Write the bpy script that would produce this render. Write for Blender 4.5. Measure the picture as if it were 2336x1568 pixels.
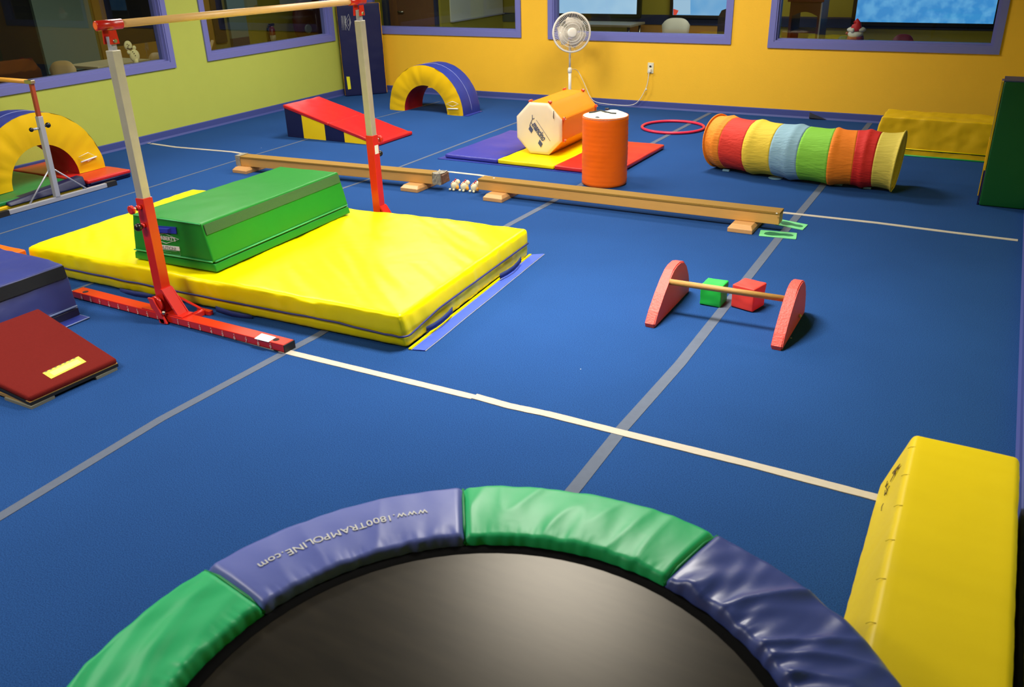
import bpy, bmesh, math, random
from math import sin, cos, pi, radians, sqrt, atan2, degrees
from mathutils import Vector, Matrix, noise
random.seed(7)
S = bpy.context.scene
COL = S.collection
for o in list(bpy.data.objects): bpy.data.objects.remove(o)

# ------------------------------------------------------------------ camera
FPX, PITCH, ROLL, YAW, CH = 1949.97, radians(25.174), radians(-1.6534), radians(-29.462), 1.90
fw = Vector((sin(YAW)*cos(PITCH), cos(YAW)*cos(PITCH), -sin(PITCH)))
r0 = Vector((cos(YAW), -sin(YAW), 0)); u0 = r0.cross(fw)
rt = r0*cos(ROLL)+u0*sin(ROLL); up = -r0*sin(ROLL)+u0*cos(ROLL)
CP = Vector((0, 0, CH))
cd = bpy.data.cameras.new('camera'); cam = bpy.data.objects.new('camera', cd); COL.objects.link(cam)
cd.sensor_width = 36; cd.lens = FPX/2336*36; cd.clip_start = .05; cd.clip_end = 100
m = Matrix((rt, up, -fw)).transposed().to_4x4(); m.translation = CP
cam.matrix_world = m; S.camera = cam
cd.dof.use_dof = True; cd.dof.focus_distance = 6.6; cd.dof.aperture_fstop = 5.0

# ------------------------------------------------------------------ world, lamps, exposure
w = bpy.data.worlds.new('world'); S.world = w; w.use_nodes = True
w.node_tree.nodes['Background'].inputs[0].default_value = (.9, .95, 1, 1)
w.node_tree.nodes['Background'].inputs[1].default_value = .10
S.view_settings.view_transform = 'Standard'; S.view_settings.look = 'None'
S.view_settings.gamma = 1; S.view_settings.use_curve_mapping = False
S.view_settings.exposure = 0.06
def area(x, y, z, sx, sy, power, col=(1, .945, .85)):
    l = bpy.data.lights.new('ceiling_or_fill_lamp', 'AREA'); l.shape = 'RECTANGLE'; l.size = sx; l.size_y = sy
    l.energy = power; l.color = col; l.spread = radians(165 if power < 100 else 132)
    o = bpy.data.objects.new('ceiling_or_fill_lamp', l); COL.objects.link(o); o.location = (x, y, z)
for (x, y, p) in ((-5.9, 2.3, 56), (-1.95, 3.95, 108), (-5.9, 5.3, 70), (-3.9, 6.3, 46), (-5.9, 8.2, 80), (-2.9, 8.2, 84), (-3.9, .6, 74)):
    area(x, y, 2.78, 1.0 if p > 100 else 1.2, .6, p)
area(-3.2, 11.4, 2.7, 1.2, .6, 26)   # fill light added to brighten the classroom behind the mustard wall
area(-9.8, 7.2, 2.7, .6, 1.2, 16, (.95, 1, .95)); area(-9.8, 11.0, 2.7, .6, 1.2, 22, (.95, 1, .95))   # fill lights added to brighten the hallway

# ------------------------------------------------------------------ picking: a pixel seen on a known plane of the room
def ray(x, y): return rt*((x-1168)/FPX)-up*((y-784)/FPX)+fw
def G(x, y, z=0.):
    d = ray(x, y); return CP+d*((z-CH)/d.z)
def PX(x, y, X):
    d = ray(x, y); return CP+d*(X/d.x)
def PY(x, y, Y):
    d = ray(x, y); return CP+d*(Y/d.y)
def PL(x, y, p0, n):
    d = ray(x, y); return CP+d*((p0-CP).dot(n)/d.dot(n))
def V(*a): return Vector(a)
def lerp(a, b, t): return a+(b-a)*t

# ------------------------------------------------------------------ materials
def srgb(r, g, b):
    f = lambda c: (c/255/12.92) if c/255 <= .04045 else ((c/255+.055)/1.055)**2.4
    return (f(r), f(g), f(b), 1)
MATS = {}
def mat(name, col, rough=.5, bump=0, bscale=40, metal=0, spec=.5, var=0, vscale=6, stretch=None, coat=0, sheen=0, voronoi=False):
    if name in MATS: return MATS[name]
    m = bpy.data.materials.new(name); m.use_nodes = True; nt = m.node_tree; b = nt.nodes['Principled BSDF']
    c = col if len(col) == 4 else (*col, 1)
    b.inputs['Base Color'].default_value = c
    b.inputs['Roughness'].default_value = rough; b.inputs['Metallic'].default_value = metal
    b.inputs['Specular IOR Level'].default_value = spec
    if coat: b.inputs['Coat Weight'].default_value = coat; b.inputs['Coat Roughness'].default_value = .2
    if sheen: b.inputs['Sheen Weight'].default_value = sheen
    tc = nt.nodes.new('ShaderNodeTexCoord'); mp = nt.nodes.new('ShaderNodeMapping')
    nt.links.new(tc.outputs['Object'], mp.inputs[0])
    if stretch: mp.inputs['Scale'].default_value = stretch
    if var:
        n = nt.nodes.new('ShaderNodeTexNoise'); n.inputs['Scale'].default_value = vscale; n.inputs['Detail'].default_value = 5
        mx = nt.nodes.new('ShaderNodeMix'); mx.data_type = 'RGBA'
        mx.inputs[6].default_value = (c[0]*(1-var), c[1]*(1-var), c[2]*(1-var), 1)
        mx.inputs[7].default_value = (min(1, c[0]*(1+var)), min(1, c[1]*(1+var)), min(1, c[2]*(1+var)), 1)
        nt.links.new(mp.outputs[0], n.inputs['Vector']); nt.links.new(n.outputs[0], mx.inputs[0]); nt.links.new(mx.outputs[2], b.inputs['Base Color'])
    if bump:
        n = nt.nodes.new('ShaderNodeTexNoise'); n.inputs['Scale'].default_value = bscale; n.inputs['Detail'].default_value = 3
        bp = nt.nodes.new('ShaderNodeBump'); bp.inputs['Strength'].default_value = bump; bp.inputs['Distance'].default_value = .01
        nt.links.new(mp.outputs[0], n.inputs['Vector']); nt.links.new(n.outputs[0], bp.inputs['Height']); nt.links.new(bp.outputs[0], b.inputs['Normal'])
    MATS[name] = m; return m
def vinyl(name, r, g, b, rough=.38, bump=.25, bs=9, spec=.3): return mat(name, srgb(r, g, b), rough, bump, bs, var=.06, vscale=4, spec=spec)
def emit(name, col, st):
    m = bpy.data.materials.new(name); m.use_nodes = True; nt = m.node_tree; b = nt.nodes['Principled BSDF']
    b.inputs['Base Color'].default_value = (.02, .02, .02, 1); b.inputs['Emission Color'].default_value = col; b.inputs['Emission Strength'].default_value = st
    MATS[name] = m; return m

def carpet():
    m = bpy.data.materials.new('carpet'); m.use_nodes = True; nt = m.node_tree; b = nt.nodes['Principled BSDF']
    tc = nt.nodes.new('ShaderNodeTexCoord')
    n1 = nt.nodes.new('ShaderNodeTexNoise'); n1.inputs['Scale'].default_value = 260; n1.inputs['Detail'].default_value = 3
    n2 = nt.nodes.new('ShaderNodeTexNoise'); n2.inputs['Scale'].default_value = 1.4; n2.inputs['Detail'].default_value = 4
    r1 = nt.nodes.new('ShaderNodeValToRGB'); e = r1.color_ramp.elements
    e[0].position = .3; e[0].color = srgb(24, 54, 104); e[1].position = .72; e[1].color = srgb(44, 90, 156)
    mx = nt.nodes.new('ShaderNodeMix'); mx.data_type = 'RGBA'; mx.blend_type = 'MULTIPLY'; mx.inputs[0].default_value = 1
    r2 = nt.nodes.new('ShaderNodeValToRGB'); e = r2.color_ramp.elements
    e[0].position = .3; e[0].color = (.90, .90, .90, 1); e[1].position = .7; e[1].color = (1, 1, 1, 1)
    # sparse pale lint caught in the pile
    vo = nt.nodes.new('ShaderNodeTexVoronoi'); vo.inputs['Scale'].default_value = 2.2
    lt = nt.nodes.new('ShaderNodeMath'); lt.operation = 'LESS_THAN'; lt.inputs[1].default_value = .012
    m3 = nt.nodes.new('ShaderNodeMix'); m3.data_type = 'RGBA'; m3.inputs[7].default_value = (.5, .5, .48, 1)
    L = nt.links.new
    for n in (n1, n2, vo): L(tc.outputs['Object'], n.inputs['Vector'])
    L(n1.outputs[0], r1.inputs[0]); L(n2.outputs[0], r2.inputs[0]); L(r1.outputs[0], mx.inputs[6]); L(r2.outputs[0], mx.inputs[7])
    L(vo.outputs['Distance'], lt.inputs[0]); L(lt.outputs[0], m3.inputs[0]); L(mx.outputs[2], m3.inputs[6]); L(m3.outputs[2], b.inputs['Base Color'])
    b.inputs['Roughness'].default_value = 1; b.inputs['Specular IOR Level'].default_value = .1
    bp = nt.nodes.new('ShaderNodeBump'); bp.inputs['Strength'].default_value = .5; bp.inputs['Distance'].default_value = .004
    L(n1.outputs[0], bp.inputs['Height']); L(bp.outputs[0], b.inputs['Normal'])
    return m
def glassmat():
    m = bpy.data.materials.new('window_glass'); m.use_nodes = True; nt = m.node_tree; nt.nodes.clear()
    o = nt.nodes.new('ShaderNodeOutputMaterial'); t = nt.nodes.new('ShaderNodeBsdfTransparent'); g = nt.nodes.new('ShaderNodeBsdfGlossy')
    t.inputs[0].default_value = (.86, .89, .88, 1); g.inputs['Roughness'].default_value = .01
    f = nt.nodes.new('ShaderNodeFresnel'); f.inputs[0].default_value = 1.5; x = nt.nodes.new('ShaderNodeMixShader')
    gm_ = nt.nodes.new('ShaderNodeNewGeometry'); iv = nt.nodes.new('ShaderNodeMath'); iv.operation = 'SUBTRACT'; iv.inputs[0].default_value = 1
    mu = nt.nodes.new('ShaderNodeMath'); mu.operation = 'MULTIPLY'
    L = nt.links.new; L(gm_.outputs['Backfacing'], iv.inputs[1]); L(f.outputs[0], mu.inputs[0]); L(iv.outputs[0], mu.inputs[1]); L(mu.outputs[0], x.inputs[0]); L(t.outputs[0], x.inputs[1]); L(g.outputs[0], x.inputs[2]); L(x.outputs[0], o.inputs[0])
    return m
M_CARPET = carpet(); M_GLASS = glassmat()
M_GREENW = mat('lime_paint', srgb(180, 190, 80), .7, .12, 90, var=.03)
M_YELW = mat('mustard_paint', srgb(248, 192, 40), .7, .12, 90, var=.03)
M_CEIL = mat('ceiling_tile', srgb(96, 96, 94), .9, .1, 60)
M_TRIM = mat('periwinkle_trim', srgb(112, 116, 182), .45, .05, 50)
M_BASE = mat('blue_baseboard', srgb(62, 74, 142), .6, .05, 50)
M_SEAM = mat('grey_seam_tape', srgb(88, 98, 118), .85, .2, 300, var=.1, vscale=30)
M_TAPE = mat('white_tape', srgb(192, 182, 166), .8, .2, 60, var=.06, vscale=20)
YEL = vinyl('yellow_vinyl', 255, 232, 0, .34, .22, 6, spec=.2)
YELD = vinyl('gold_vinyl', 228, 184, 8, .45, .25, 9)
GRN = vinyl('green_vinyl', 32, 138, 42, .4, .2, 7)
GRND = vinyl('dark_green_vinyl', 8, 82, 34, .5, .2, 7)
NAVY = vinyl('navy_vinyl', 26, 30, 72, .4, .3, 7)
BLU = vinyl('royal_vinyl', 46, 60, 148, .35, .3, 7)
BLUV = vinyl('violet_blue_vinyl', 60, 62, 158, .33, .3, 7)
RED = vinyl('red_vinyl', 200, 34, 34, .30, .3, 7, spec=.5)
REDD = vinyl('deep_red_vinyl', 160, 24, 34, .45, .25, 7)
ORG = vinyl('orange_vinyl', 238, 138, 12, .4, .2, 9)
CREAM = vinyl('cream_vinyl', 240, 222, 190, .45, .15, 5)
REDM = mat('red_enamel', srgb(208, 36, 22), .28, 0, coat=.3)
SILV = mat('satin_steel', srgb(206, 200, 182), .42, .15, 20, metal=.55, var=.12, vscale=14)
CHROME = mat('zinc_bolt', srgb(200, 195, 170), .3, metal=1)
GREYM = mat('grey_enamel', srgb(178, 180, 190), .4, metal=.3)
RAIL = mat('rail_wood', srgb(236, 190, 118), .38, .1, 30, var=.1, vscale=8, stretch=(20, 1, 20))
BLACK = mat('black_plastic', srgb(20, 20, 22), .3)
BLACKR = mat('black_rubber', srgb(24, 24, 26), .6)
WHITE = mat('white_print', srgb(225, 228, 225), .6)
WHITEP = mat('white_plastic', srgb(232, 228, 215), .4)
SUEDE = mat('tan_suede', srgb(146, 110, 40), .9, .3, 120, var=.06)
MAPLE = mat('maple_ply', srgb(206, 154, 78), .55, .1, 60, var=.07, vscale=5, stretch=(2, 10, 10))
PINE = mat('varnished_pine', srgb(206, 154, 96), .35, .1, 40, var=.12, vscale=6, stretch=(3, 16, 10))
MAROON = mat('maroon_carpet', srgb(116, 32, 28), .95, .5, 300, var=.08, vscale=60, spec=.1)
VELG = mat('grey_green_velcro', srgb(62, 104, 58), .95, .4, 400, var=.1, vscale=150)
VELB = mat('black_velcro', srgb(22, 26, 34), .9, .3, 400)

# ------------------------------------------------------------------ object helpers
def tag(o, label=None, cat=None, group=None, kind=None):
    if label: o['label'] = label
    if cat: o['category'] = cat
    if group: o['group'] = group
    if kind: o['kind'] = kind
    return o
def thing(name, loc, label=None, cat=None, group=None, kind=None):
    o = bpy.data.objects.new(name, None); o.empty_display_size = .1; COL.objects.link(o); o.location = Vector(loc)
    return tag(o, label, cat, group, kind)
def wloc(o):
    v = Vector((0, 0, 0))
    while o: v += o.location; o = o.parent
    return v
def link_mesh(name, me, parent=None, smooth=False):
    o = bpy.data.objects.new(name, me); COL.objects.link(o)
    if parent:
        off = wloc(parent); me.transform(Matrix.Translation(-off)); o.parent = parent
    if smooth:
        for p in me.polygons: p.use_smooth = True
    return o
def mk(name, verts, faces, m, parent=None, smooth=False, mi=None, mats=None):
    me = bpy.data.meshes.new(name); me.from_pydata([tuple(v) for v in verts], [], faces); me.update()
    bm = bmesh.new(); bm.from_mesh(me); bmesh.ops.recalc_face_normals(bm, faces=bm.faces); bm.to_mesh(me); bm.free()
    for x in (mats or [m]): me.materials.append(x)
    if mi:
        for p, i in zip(me.polygons, mi): p.material_index = i
    return link_mesh(name, me, parent, smooth)
def bmk(name, bm, m, parent=None, smooth=False, mats=None):
    me = bpy.data.meshes.new(name); bmesh.ops.recalc_face_normals(bm, faces=bm.faces); bm.to_mesh(me); bm.free()
    for x in (mats or [m]): me.materials.append(x)
    return link_mesh(name, me, parent, smooth)
HF = [(0, 3, 2, 1), (4, 5, 6, 7), (0, 1, 5, 4), (1, 2, 6, 5), (2, 3, 7, 6), (3, 0, 4, 7)]
def add_hex(bm, b4, t4, bevel=0, seg=2):
    vs = [bm.verts.new(v) for v in list(b4)+list(t4)]
    fs = [bm.faces.new([vs[i] for i in f]) for f in HF]
    if bevel:
        es = list({e for f in fs for e in f.edges})
        bmesh.ops.bevel(bm, geom=es, offset=bevel, segments=seg, affect='EDGES', profile=.6)
def box_pts(x0, x1, y0, y1, z0, z1):
    return [V(x0, y0, z0), V(x1, y0, z0), V(x1, y1, z0), V(x0, y1, z0)], [V(x0, y0, z1), V(x1, y0, z1), V(x1, y1, z1), V(x0, y1, z1)]
def hexo(name, b4, t4, m, parent=None, bevel=0, seg=2, smooth=False):
    bm = bmesh.new(); add_hex(bm, b4, t4, bevel, seg); return bmk(name, bm, m, parent, smooth)
def box(name, x0, x1, y0, y1, z0, z1, m, parent=None, bevel=0, seg=2, smooth=False):
    return hexo(name, *box_pts(x0, x1, y0, y1, z0, z1), m, parent, bevel, seg, smooth)
def frame_of(d):
    d = d.normalized(); a = V(0, 0, 1) if abs(d.z) < .9 else V(1, 0, 0); u = d.cross(a).normalized(); return u, d.cross(u).normalized()
def add_tube(bm, pts, r, n=10, cap=True, closed=False):
    rings = []
    k = len(pts)
    for i, p in enumerate(pts):
        if closed: d = pts[(i+1) % k]-pts[i-1]
        else: d = pts[min(i+1, k-1)]-pts[max(i-1, 0)]
        d.normalize()
        if i == 0: u, v = frame_of(d)
        else:
            u = (u-d*u.dot(d)).normalized(); v = d.cross(u)
        rr = r[i] if isinstance(r, (list, tuple)) else r
        rings.append([bm.verts.new(p+(u*cos(2*pi*j/n)+v*sin(2*pi*j/n))*rr) for j in range(n)])
    for i in range(k if closed else k-1):
        a, b = rings[i], rings[(i+1) % k]
        for j in range(n): bm.faces.new((a[j], a[(j+1) % n], b[(j+1) % n], b[j]))
    if cap and not closed:
        bm.faces.new(rings[0][::-1]); bm.faces.new(rings[-1])
def tube(name, pts, r, m, parent=None, n=10, closed=False, smooth=True):
    bm = bmesh.new(); add_tube(bm, [Vector(p) for p in pts], r, n, True, closed); o = bmk(name, bm, m, parent, smooth)
    if smooth and not closed:
        for p in o.data.polygons:
            if len(p.vertices) > 4: p.use_smooth = False
    return o
def sqtube_pts(p0, p1, w, d, xd=V(1, 0, 0)):
    ax = (p1-p0).normalized(); x = (xd-ax*xd.dot(ax)).normalized(); y = ax.cross(x)
    q = lambda p: [p-x*w-y*d, p+x*w-y*d, p+x*w+y*d, p-x*w+y*d]
    return q(p0), q(p1)
def sqtube(name, p0, p1, w, d, m, parent=None, xd=V(1, 0, 0), bevel=0):
    return hexo(name, *sqtube_pts(p0, p1, w/2, d/2, xd), m, parent, bevel)
def ball(name, c, r, m, parent=None, sc=(1, 1, 1), rot=None, seg=14):
    bm = bmesh.new(); bmesh.ops.create_uvsphere(bm, u_segments=seg, v_segments=max(6, seg*2//3), radius=r)
    M = Matrix.Translation(c) @ (rot.to_4x4() if rot else Matrix.Identity(4)) @ Matrix.Diagonal((*sc, 1))
    bm.transform(M); return bmk(name, bm, m, parent, True)
def patch(name, q, u0, u1, v0, v1, off, m, parent, th=None):
    """thin plate lying on the face q (p00,p10,p11,p01), raised by off"""
    n = (q[1]-q[0]).cross(q[3]-q[0]).normalized()
    P = lambda u, v: lerp(lerp(q[0], q[1], u), lerp(q[3], q[2], u), v)
    a = [P(u0, v0), P(u1, v0), P(u1, v1), P(u0, v1)]
    return hexo(name, [p-n*.001 for p in a], [p+n*off for p in a], m, parent)
def text_obj(name, s, size, org, xd, yd, m, parent, extrude=.0008, align='CENTER', bold=0, sx=1):
    c = bpy.data.curves.new(name, 'FONT'); c.body = s; c.size = size; c.extrude = extrude; c.align_x = align; c.offset = bold
    c.resolution_u = 3
    o = bpy.data.objects.new(name, c); COL.objects.link(o)
    dg = bpy.context.evaluated_depsgraph_get(); me = bpy.data.meshes.new_from_object(o.evaluated_get(dg))
    bpy.data.objects.remove(o); bpy.data.curves.remove(c)
    xd = xd.normalized()*sx; yd = yd.normalized(); n = xd.cross(yd).normalized()
    M = Matrix(((xd.x, yd.x, n.x, org[0]), (xd.y, yd.y, n.y, org[1]), (xd.z, yd.z, n.z, org[2]), (0, 0, 0, 1)))
    me.transform(M); me.materials.clear(); me.materials.append(m)
    return link_mesh(name, me, parent)
def soft_box(name, b4, t4, r, ns, m, parent=None, disp=None, smooth=True):
    """rounded, finely divided padded block between a bottom and a top quad; disp(p, n, l) gives relief"""
    L = [((b4[1]-b4[0]).length+(b4[2]-b4[3]).length)/2, ((b4[3]-b4[0]).length+(b4[2]-b4[1]).length)/2, sum((t4[i]-b4[i]).length for i in range(4))/4]
    H = [l/2 for l in L]
    def samples(h, n):
        e = [0, .3, .65, 1]; s = [-h+r*t for t in e]
        k = max(1, n); s += [-h+r+(2*h-2*r)*i/k for i in range(1, k)]
        s += [h-r*t for t in e[::-1]]; return s
    SS = [samples(H[i], ns[i]) for i in range(3)]
    verts = []; idx = {}; nrm = []; loc = []
    def vid(p):
        k = (round(p[0], 5), round(p[1], 5), round(p[2], 5))
        if k in idx: return idx[k]
        q = Vector([max(-(H[i]-r), min(H[i]-r, p[i])) for i in range(3)]); d = Vector(p)-q
        dl = d.length; n = d/dl if dl > 1e-9 else V(0, 0, 1); l = q+n*r
        u, v, w_ = [(l[i]/H[i]+1)/2 for i in range(3)]
        bt = lerp(lerp(b4[0], b4[1], u), lerp(b4[3], b4[2], u), v); tp = lerp(lerp(t4[0], t4[1], u), lerp(t4[3], t4[2], u), v)
        idx[k] = len(verts); verts.append(lerp(bt, tp, w_)); nrm.append(n); loc.append(l); return idx[k]
    faces = []
    for ax in range(3):
        a, b = [(1, 2), (0, 2), (0, 1)][ax]
        for sgn in (-1, 1):
            for i in range(len(SS[a])-1):
                for j in range(len(SS[b])-1):
                    f = []
                    for (di, dj) in ((0, 0), (1, 0), (1, 1), (0, 1)):
                        p = [0, 0, 0]; p[ax] = sgn*H[ax]; p[a] = SS[a][i+di]; p[b] = SS[b][j+dj]; f.append(vid(p))
                    if len(set(f)) > 2: faces.append(list(dict.fromkeys(f)))
    ex = (b4[1]-b4[0]).normalized(); ey = (b4[3]-b4[0]).normalized(); ez = V(0, 0, 1)
    out = []
    for p, n, l in zip(verts, nrm, loc):
        if disp:
            wn = (ex*n.x+ey*n.y+ez*n.z); p = p+wn*disp(p, n, l)
        out.append(p)
    return mk(name, out, faces, m, parent, smooth)
def wrinkle(amp, f=(6, 6, 6), seed=0, side=None):
    def d(p, n, l):
        if n.z < -.5: return 0
        v = Vector((p.x*f[0]+seed, p.y*f[1], p.z*f[2]))
        return amp*(noise.noise(v)+.5*noise.noise(v*2.3))
    return d
def prism(name, prof, y0, y1, m, parent=None, bevel=0, axis='x', flip=False, smooth=False):
    """extrude a 2-D outline; prof of 3-D points at the near side, y0/y1 offset vectors"""
    bm = bmesh.new(); n = len(prof)
    a = [bm.verts.new(p+y0) for p in prof]; b = [bm.verts.new(p+y1) for p in prof]
    fs = [bm.faces.new(a[::-1]), bm.faces.new(b)]
    for i in range(n): fs.append(bm.faces.new((a[i], a[(i+1) % n], b[(i+1) % n], b[i])))
    if bevel: bmesh.ops.bevel(bm, geom=list(set(list(fs[0].edges)+list(fs[1].edges))), offset=bevel, segments=2, affect='EDGES')
    return bmk(name, bm, m, parent, smooth)

# ------------------------------------------------------------------ room shell
LX, BY, RX, FY, CZ = -8.11, 10.23, .345, -2.6, 2.8
T = .15
def wall_with_holes(name, axis, c0, c1, a0, a1, holes, m, z1=CZ, z0=0):
    bm = bmesh.new()
    def bx(s0, s1, zz0, zz1):
        if s1-s0 < 1e-4 or zz1-zz0 < 1e-4: return
        if axis == 'x': add_hex(bm, *box_pts(c0, c1, s0, s1, zz0, zz1))
        else: add_hex(bm, *box_pts(s0, s1, c0, c1, zz0, zz1))
    cur = a0
    for (h0, h1, hz0, hz1) in sorted(holes):
        bx(cur, h0, z0, z1); bx(h0, h1, z0, hz0); bx(h0, h1, hz1, z1); cur = h1
    bx(cur, a1, z0, z1)
    return tag(bmk(name, bm, m), kind='structure')
fl = tag(box('floor', LX-T, RX+T, FY-T, BY+T, -.08, 0, M_CARPET), kind='structure')
tag(box('ceiling', LX-T, RX+T, FY-T, BY+T, CZ, CZ+.08, M_CEIL), kind='structure')
WL = [(3.9, 6.84, .79, 2.2), (7.43, 9.60, .80, 2.2)]
WB = [(-7.93, -5.57, .845, 2.2), (-5.06, -2.85, .835, 2.2), (-2.31, -.13, .81, 2.2)]
wall_with_holes('wall_left', 'x', LX-T, LX, FY, BY+T, WL, M_GREENW)
wall_with_holes('wall_back', 'y', BY, BY+T, LX, RX, WB, M_YELW)
wall_with_holes('wall_right', 'x', RX, RX+T, FY, BY+T, [], M_GREENW)
wall_with_holes('wall_front', 'y', FY-T, FY, LX, RX, [], M_YELW)
# baseboards, slim coved strips
def baseboard(name, a, b, nrm, h=.10, th=.012):
    prof = [a, a+nrm*(th+.01), a+nrm*th+V(0, 0, .02), a+nrm*th+V(0, 0, h-.006), a+nrm*(th*.5)+V(0, 0, h), a+V(0, 0, h)]
    return tag(prism(name, prof, V(0, 0, 0), b-a, M_BASE), kind='structure')
baseboard('baseboard_left', V(LX, FY, 0), V(LX, BY, 0), V(1, 0, 0), .085)
baseboard('baseboard_back', V(LX, BY, 0), V(RX, BY, 0), V(0, -1, 0), .085)
baseboard('baseboard_right', V(RX, FY, 0), V(RX, BY, 0), V(-1, 0, 0), .085)
# loose curled end of the baseboard behind the striped tunnel
c = PY(1846, 262, BY-.02)
tb = mk('trim_1', [V(c.x, BY-.012, .07), V(c.x+.02, BY-.05, .06), V(c.x+.2, BY-.03, .005), V(c.x, BY-.012, .005), V(c.x+.01, BY-.06, .02)], [(0, 1, 4, 3), (1, 2, 4), (0, 2, 1), (3, 4, 2)], mat('dark_cove_gap', srgb(42, 44, 58), .8))
tag(tb, kind='structure')

def window(name, axis, c, a0, a1, z0, z1, inward, cut=None):
    """casing ring, stepped bead, sill and pane around an opening"""
    mid = (c+inward*-.07)
    loc = (c, (a0+a1)/2, z0) if axis == 'x' else ((a0+a1)/2, c, z0)
    r = thing(name, loc, kind='structure')
    def ring(pn, w_out, w_in, d0, d1, m):
        bm = bmesh.new()
        A0, A1, Z0, Z1 = a0-w_out, a1+w_out, z0-w_out, z1+w_out
        B0, B1, Y0, Y1 = a0+w_in, a1-w_in, z0+w_in, z1-w_in
        lo, hi = sorted((c+inward*d0, c+inward*d1))
        for (s0, s1, q0, q1) in ((A0, A1, Z0, Y0), (A0, A1, Y1, Z1), (A0, B0, Y0, Y1), (B1, A1, Y0, Y1)):
            if axis == 'x': add_hex(bm, *box_pts(lo, hi, s0, s1, q0, q1))
            else: add_hex(bm, *box_pts(s0, s1, lo, hi, q0, q1))
        return bmk(pn, bm, m, r)
    ring('casing', .062, .004, 0.0, .018, M_TRIM)
    ring('outer_bead', -.0, .020, -.03, .008, M_TRIM)
    ring('stop_bead', .0, .034, -.12, -.03, M_TRIM)
    lo, hi = sorted((c-inward*.075, c-inward*.069))
    if axis == 'x': box('pane', lo, hi, a0+.034, a1-.034, z0+.034, z1-.034, M_GLASS, r)
    else: box('pane', a0+.034, a1-.034, lo, hi, z0+.034, z1-.034, M_GLASS, r)
    lo, hi = sorted((c-inward*.12, c-inward*.30))
    if axis == 'x': box('sill', lo, hi, a0-.03, a1+.03, z0-.03, z0+.0, M_TRIM, r)
    else: box('sill', a0-.03, a1+.03, lo, hi, z0-.03, z0+.0, M_TRIM, r)
    return r
for i, h in enumerate(WL): window('window_%d' % (i+1), 'x', LX, *h, 1)
for i, h in enumerate(WB): window('window_%d' % (i+3), 'y', BY, *h, -1)

# tapes on the carpet, pieces of the floor
def strip(name, pts, wd, m, th=.002, wob=0):
    """tape along floor points, cut square"""
    vs = []; fs = []; k = len(pts)
    for i, p in enumerate(pts):
        d = (pts[min(i+1, k-1)]-pts[max(i-1, 0)]); d.z = 0; d.normalize(); n = V(-d.y, d.x, 0)*wd/2
        if wob: n *= 1+wob*noise.noise(V(i*1.7, wd*9, 3))
        for q in (p-n, p+n): vs += [V(q.x, q.y, .0), V(q.x, q.y, th)]
    for i in range(k-1):
        a = i*4; b = a+4; fs += [(a+1, a+3, b+3, b+1), (a, a+1, b+1, b), (a+2, b+2, b+3, a+3)]
    return mk(name, vs, fs, m, fl)
def fp(l): return [G(*q) for q in l]
def dens(pts, n=8):
    out = []
    for a, b in zip(pts, pts[1:]):
        for i in range(n): out.append(lerp(a, b, i/n))
    return out+[pts[-1]]
A = fp([(0, 1180), (367, 957), (631, 815), (720, 768), (1165, 511), (1255, 463), (1494, 324), (1620, 258)])
A = [V(A[0].x, FY+.05, 0)]+A; strip('seam_strip', A, .050, M_SEAM)
B = fp([(1315, 1110), (1420, 978), (1551, 831), (1708, 631), (1774, 547), (1870, 432), (1977, 290)]); B = [V(B[0].x, .2, 0)]+B+[V(B[-1].x, BY-.03, 0)]
strip('seam_strip', B, .055, M_SEAM)
Cc = fp([(0, 534), (300, 441), (527, 370), (671, 327), (853, 271), (1003, 232)]); Cc = [V(Cc[0].x, FY+.05, 0)]+Cc; strip('seam_strip', Cc, .022, M_SEAM)
D = fp([(785, 429), (826, 415), (921, 378), (1178, 280)]); D = [V(D[0].x, 1, 0)]+D+[V(D[-1].x, BY-.05, 0)]; strip('seam_strip', D, .028, M_SEAM)
W1 = fp([(150, 664), (672, 808), (870, 856), (1080, 907)]); W1 = [V(-6.8, W1[0].y, 0)]+W1
strip('tape_line', dens(W1), .044, M_TAPE, .003, .10)
W1b = fp([(1082, 905), (1160, 927), (1250, 946), (1420, 989), (1700, 1058), (2005, 1138)]); W1b += [V(RX-.02, W1b[-1].y+.01, 0)]
strip('tape_line', dens(W1b), .046, M_TAPE, .0036, .10)
W2 = fp([(345, 328), (400, 336), (530, 347), (560, 352), (780, 378), (985, 391), (1030, 393), (1092, 400), (1130, 406), (1440, 450), (1760, 487), (1790, 486), (2000, 509), (2180, 532), (2322, 549)])
strip('tape_line', dens(W2), .040, M_TAPE, .003, .10)
strip('tape_line', fp([(336, 328), (352, 321), (384, 314)]), .03, M_TAPE, .0036)

# ------------------------------------------------------------------ rooms beyond the windows
OLIVE = mat('olive_paint', srgb(150, 140, 40), .8); NAVYP = mat('navy_stripe_paint', srgb(34, 40, 70), .8)
TANP = mat('ochre_paint_and_reflection', srgb(170, 125, 40), .8); DARK = mat('dark_opening', srgb(14, 14, 18), .9)
SAGE = mat('sage_panel', srgb(120, 138, 122), .8); BROWN = mat('brown_door', srgb(110, 72, 40), .6, .1, 30, var=.15, vscale=6, stretch=(8, 8, 1))
CY = 12.46; CXL = -7.03
tag(box('floor', CXL-1.1, RX+3, BY+T, CY+.1, -.08, 0, mat('classroom_floor', srgb(120, 105, 80), .6)), kind='structure')
wf = tag(box('wall_classroom', CXL, RX+3, CY, CY+.1, 0, CZ, OLIVE), kind='structure')
box('chair_rail', CXL, RX+3, CY-.02, CY, .77, .90, NAVYP, wf)
box('lower_panel', -4.9, -3.2, CY-.012, CY, .3, .765, TANP, wf)  # mustard wall's reflection in the pane, put into the colour of this panel
wl2 = tag(box('wall_classroom_left', CXL-.1, CXL, 10.70, CY, 0, CZ, OLIVE), kind='structure')
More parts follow.
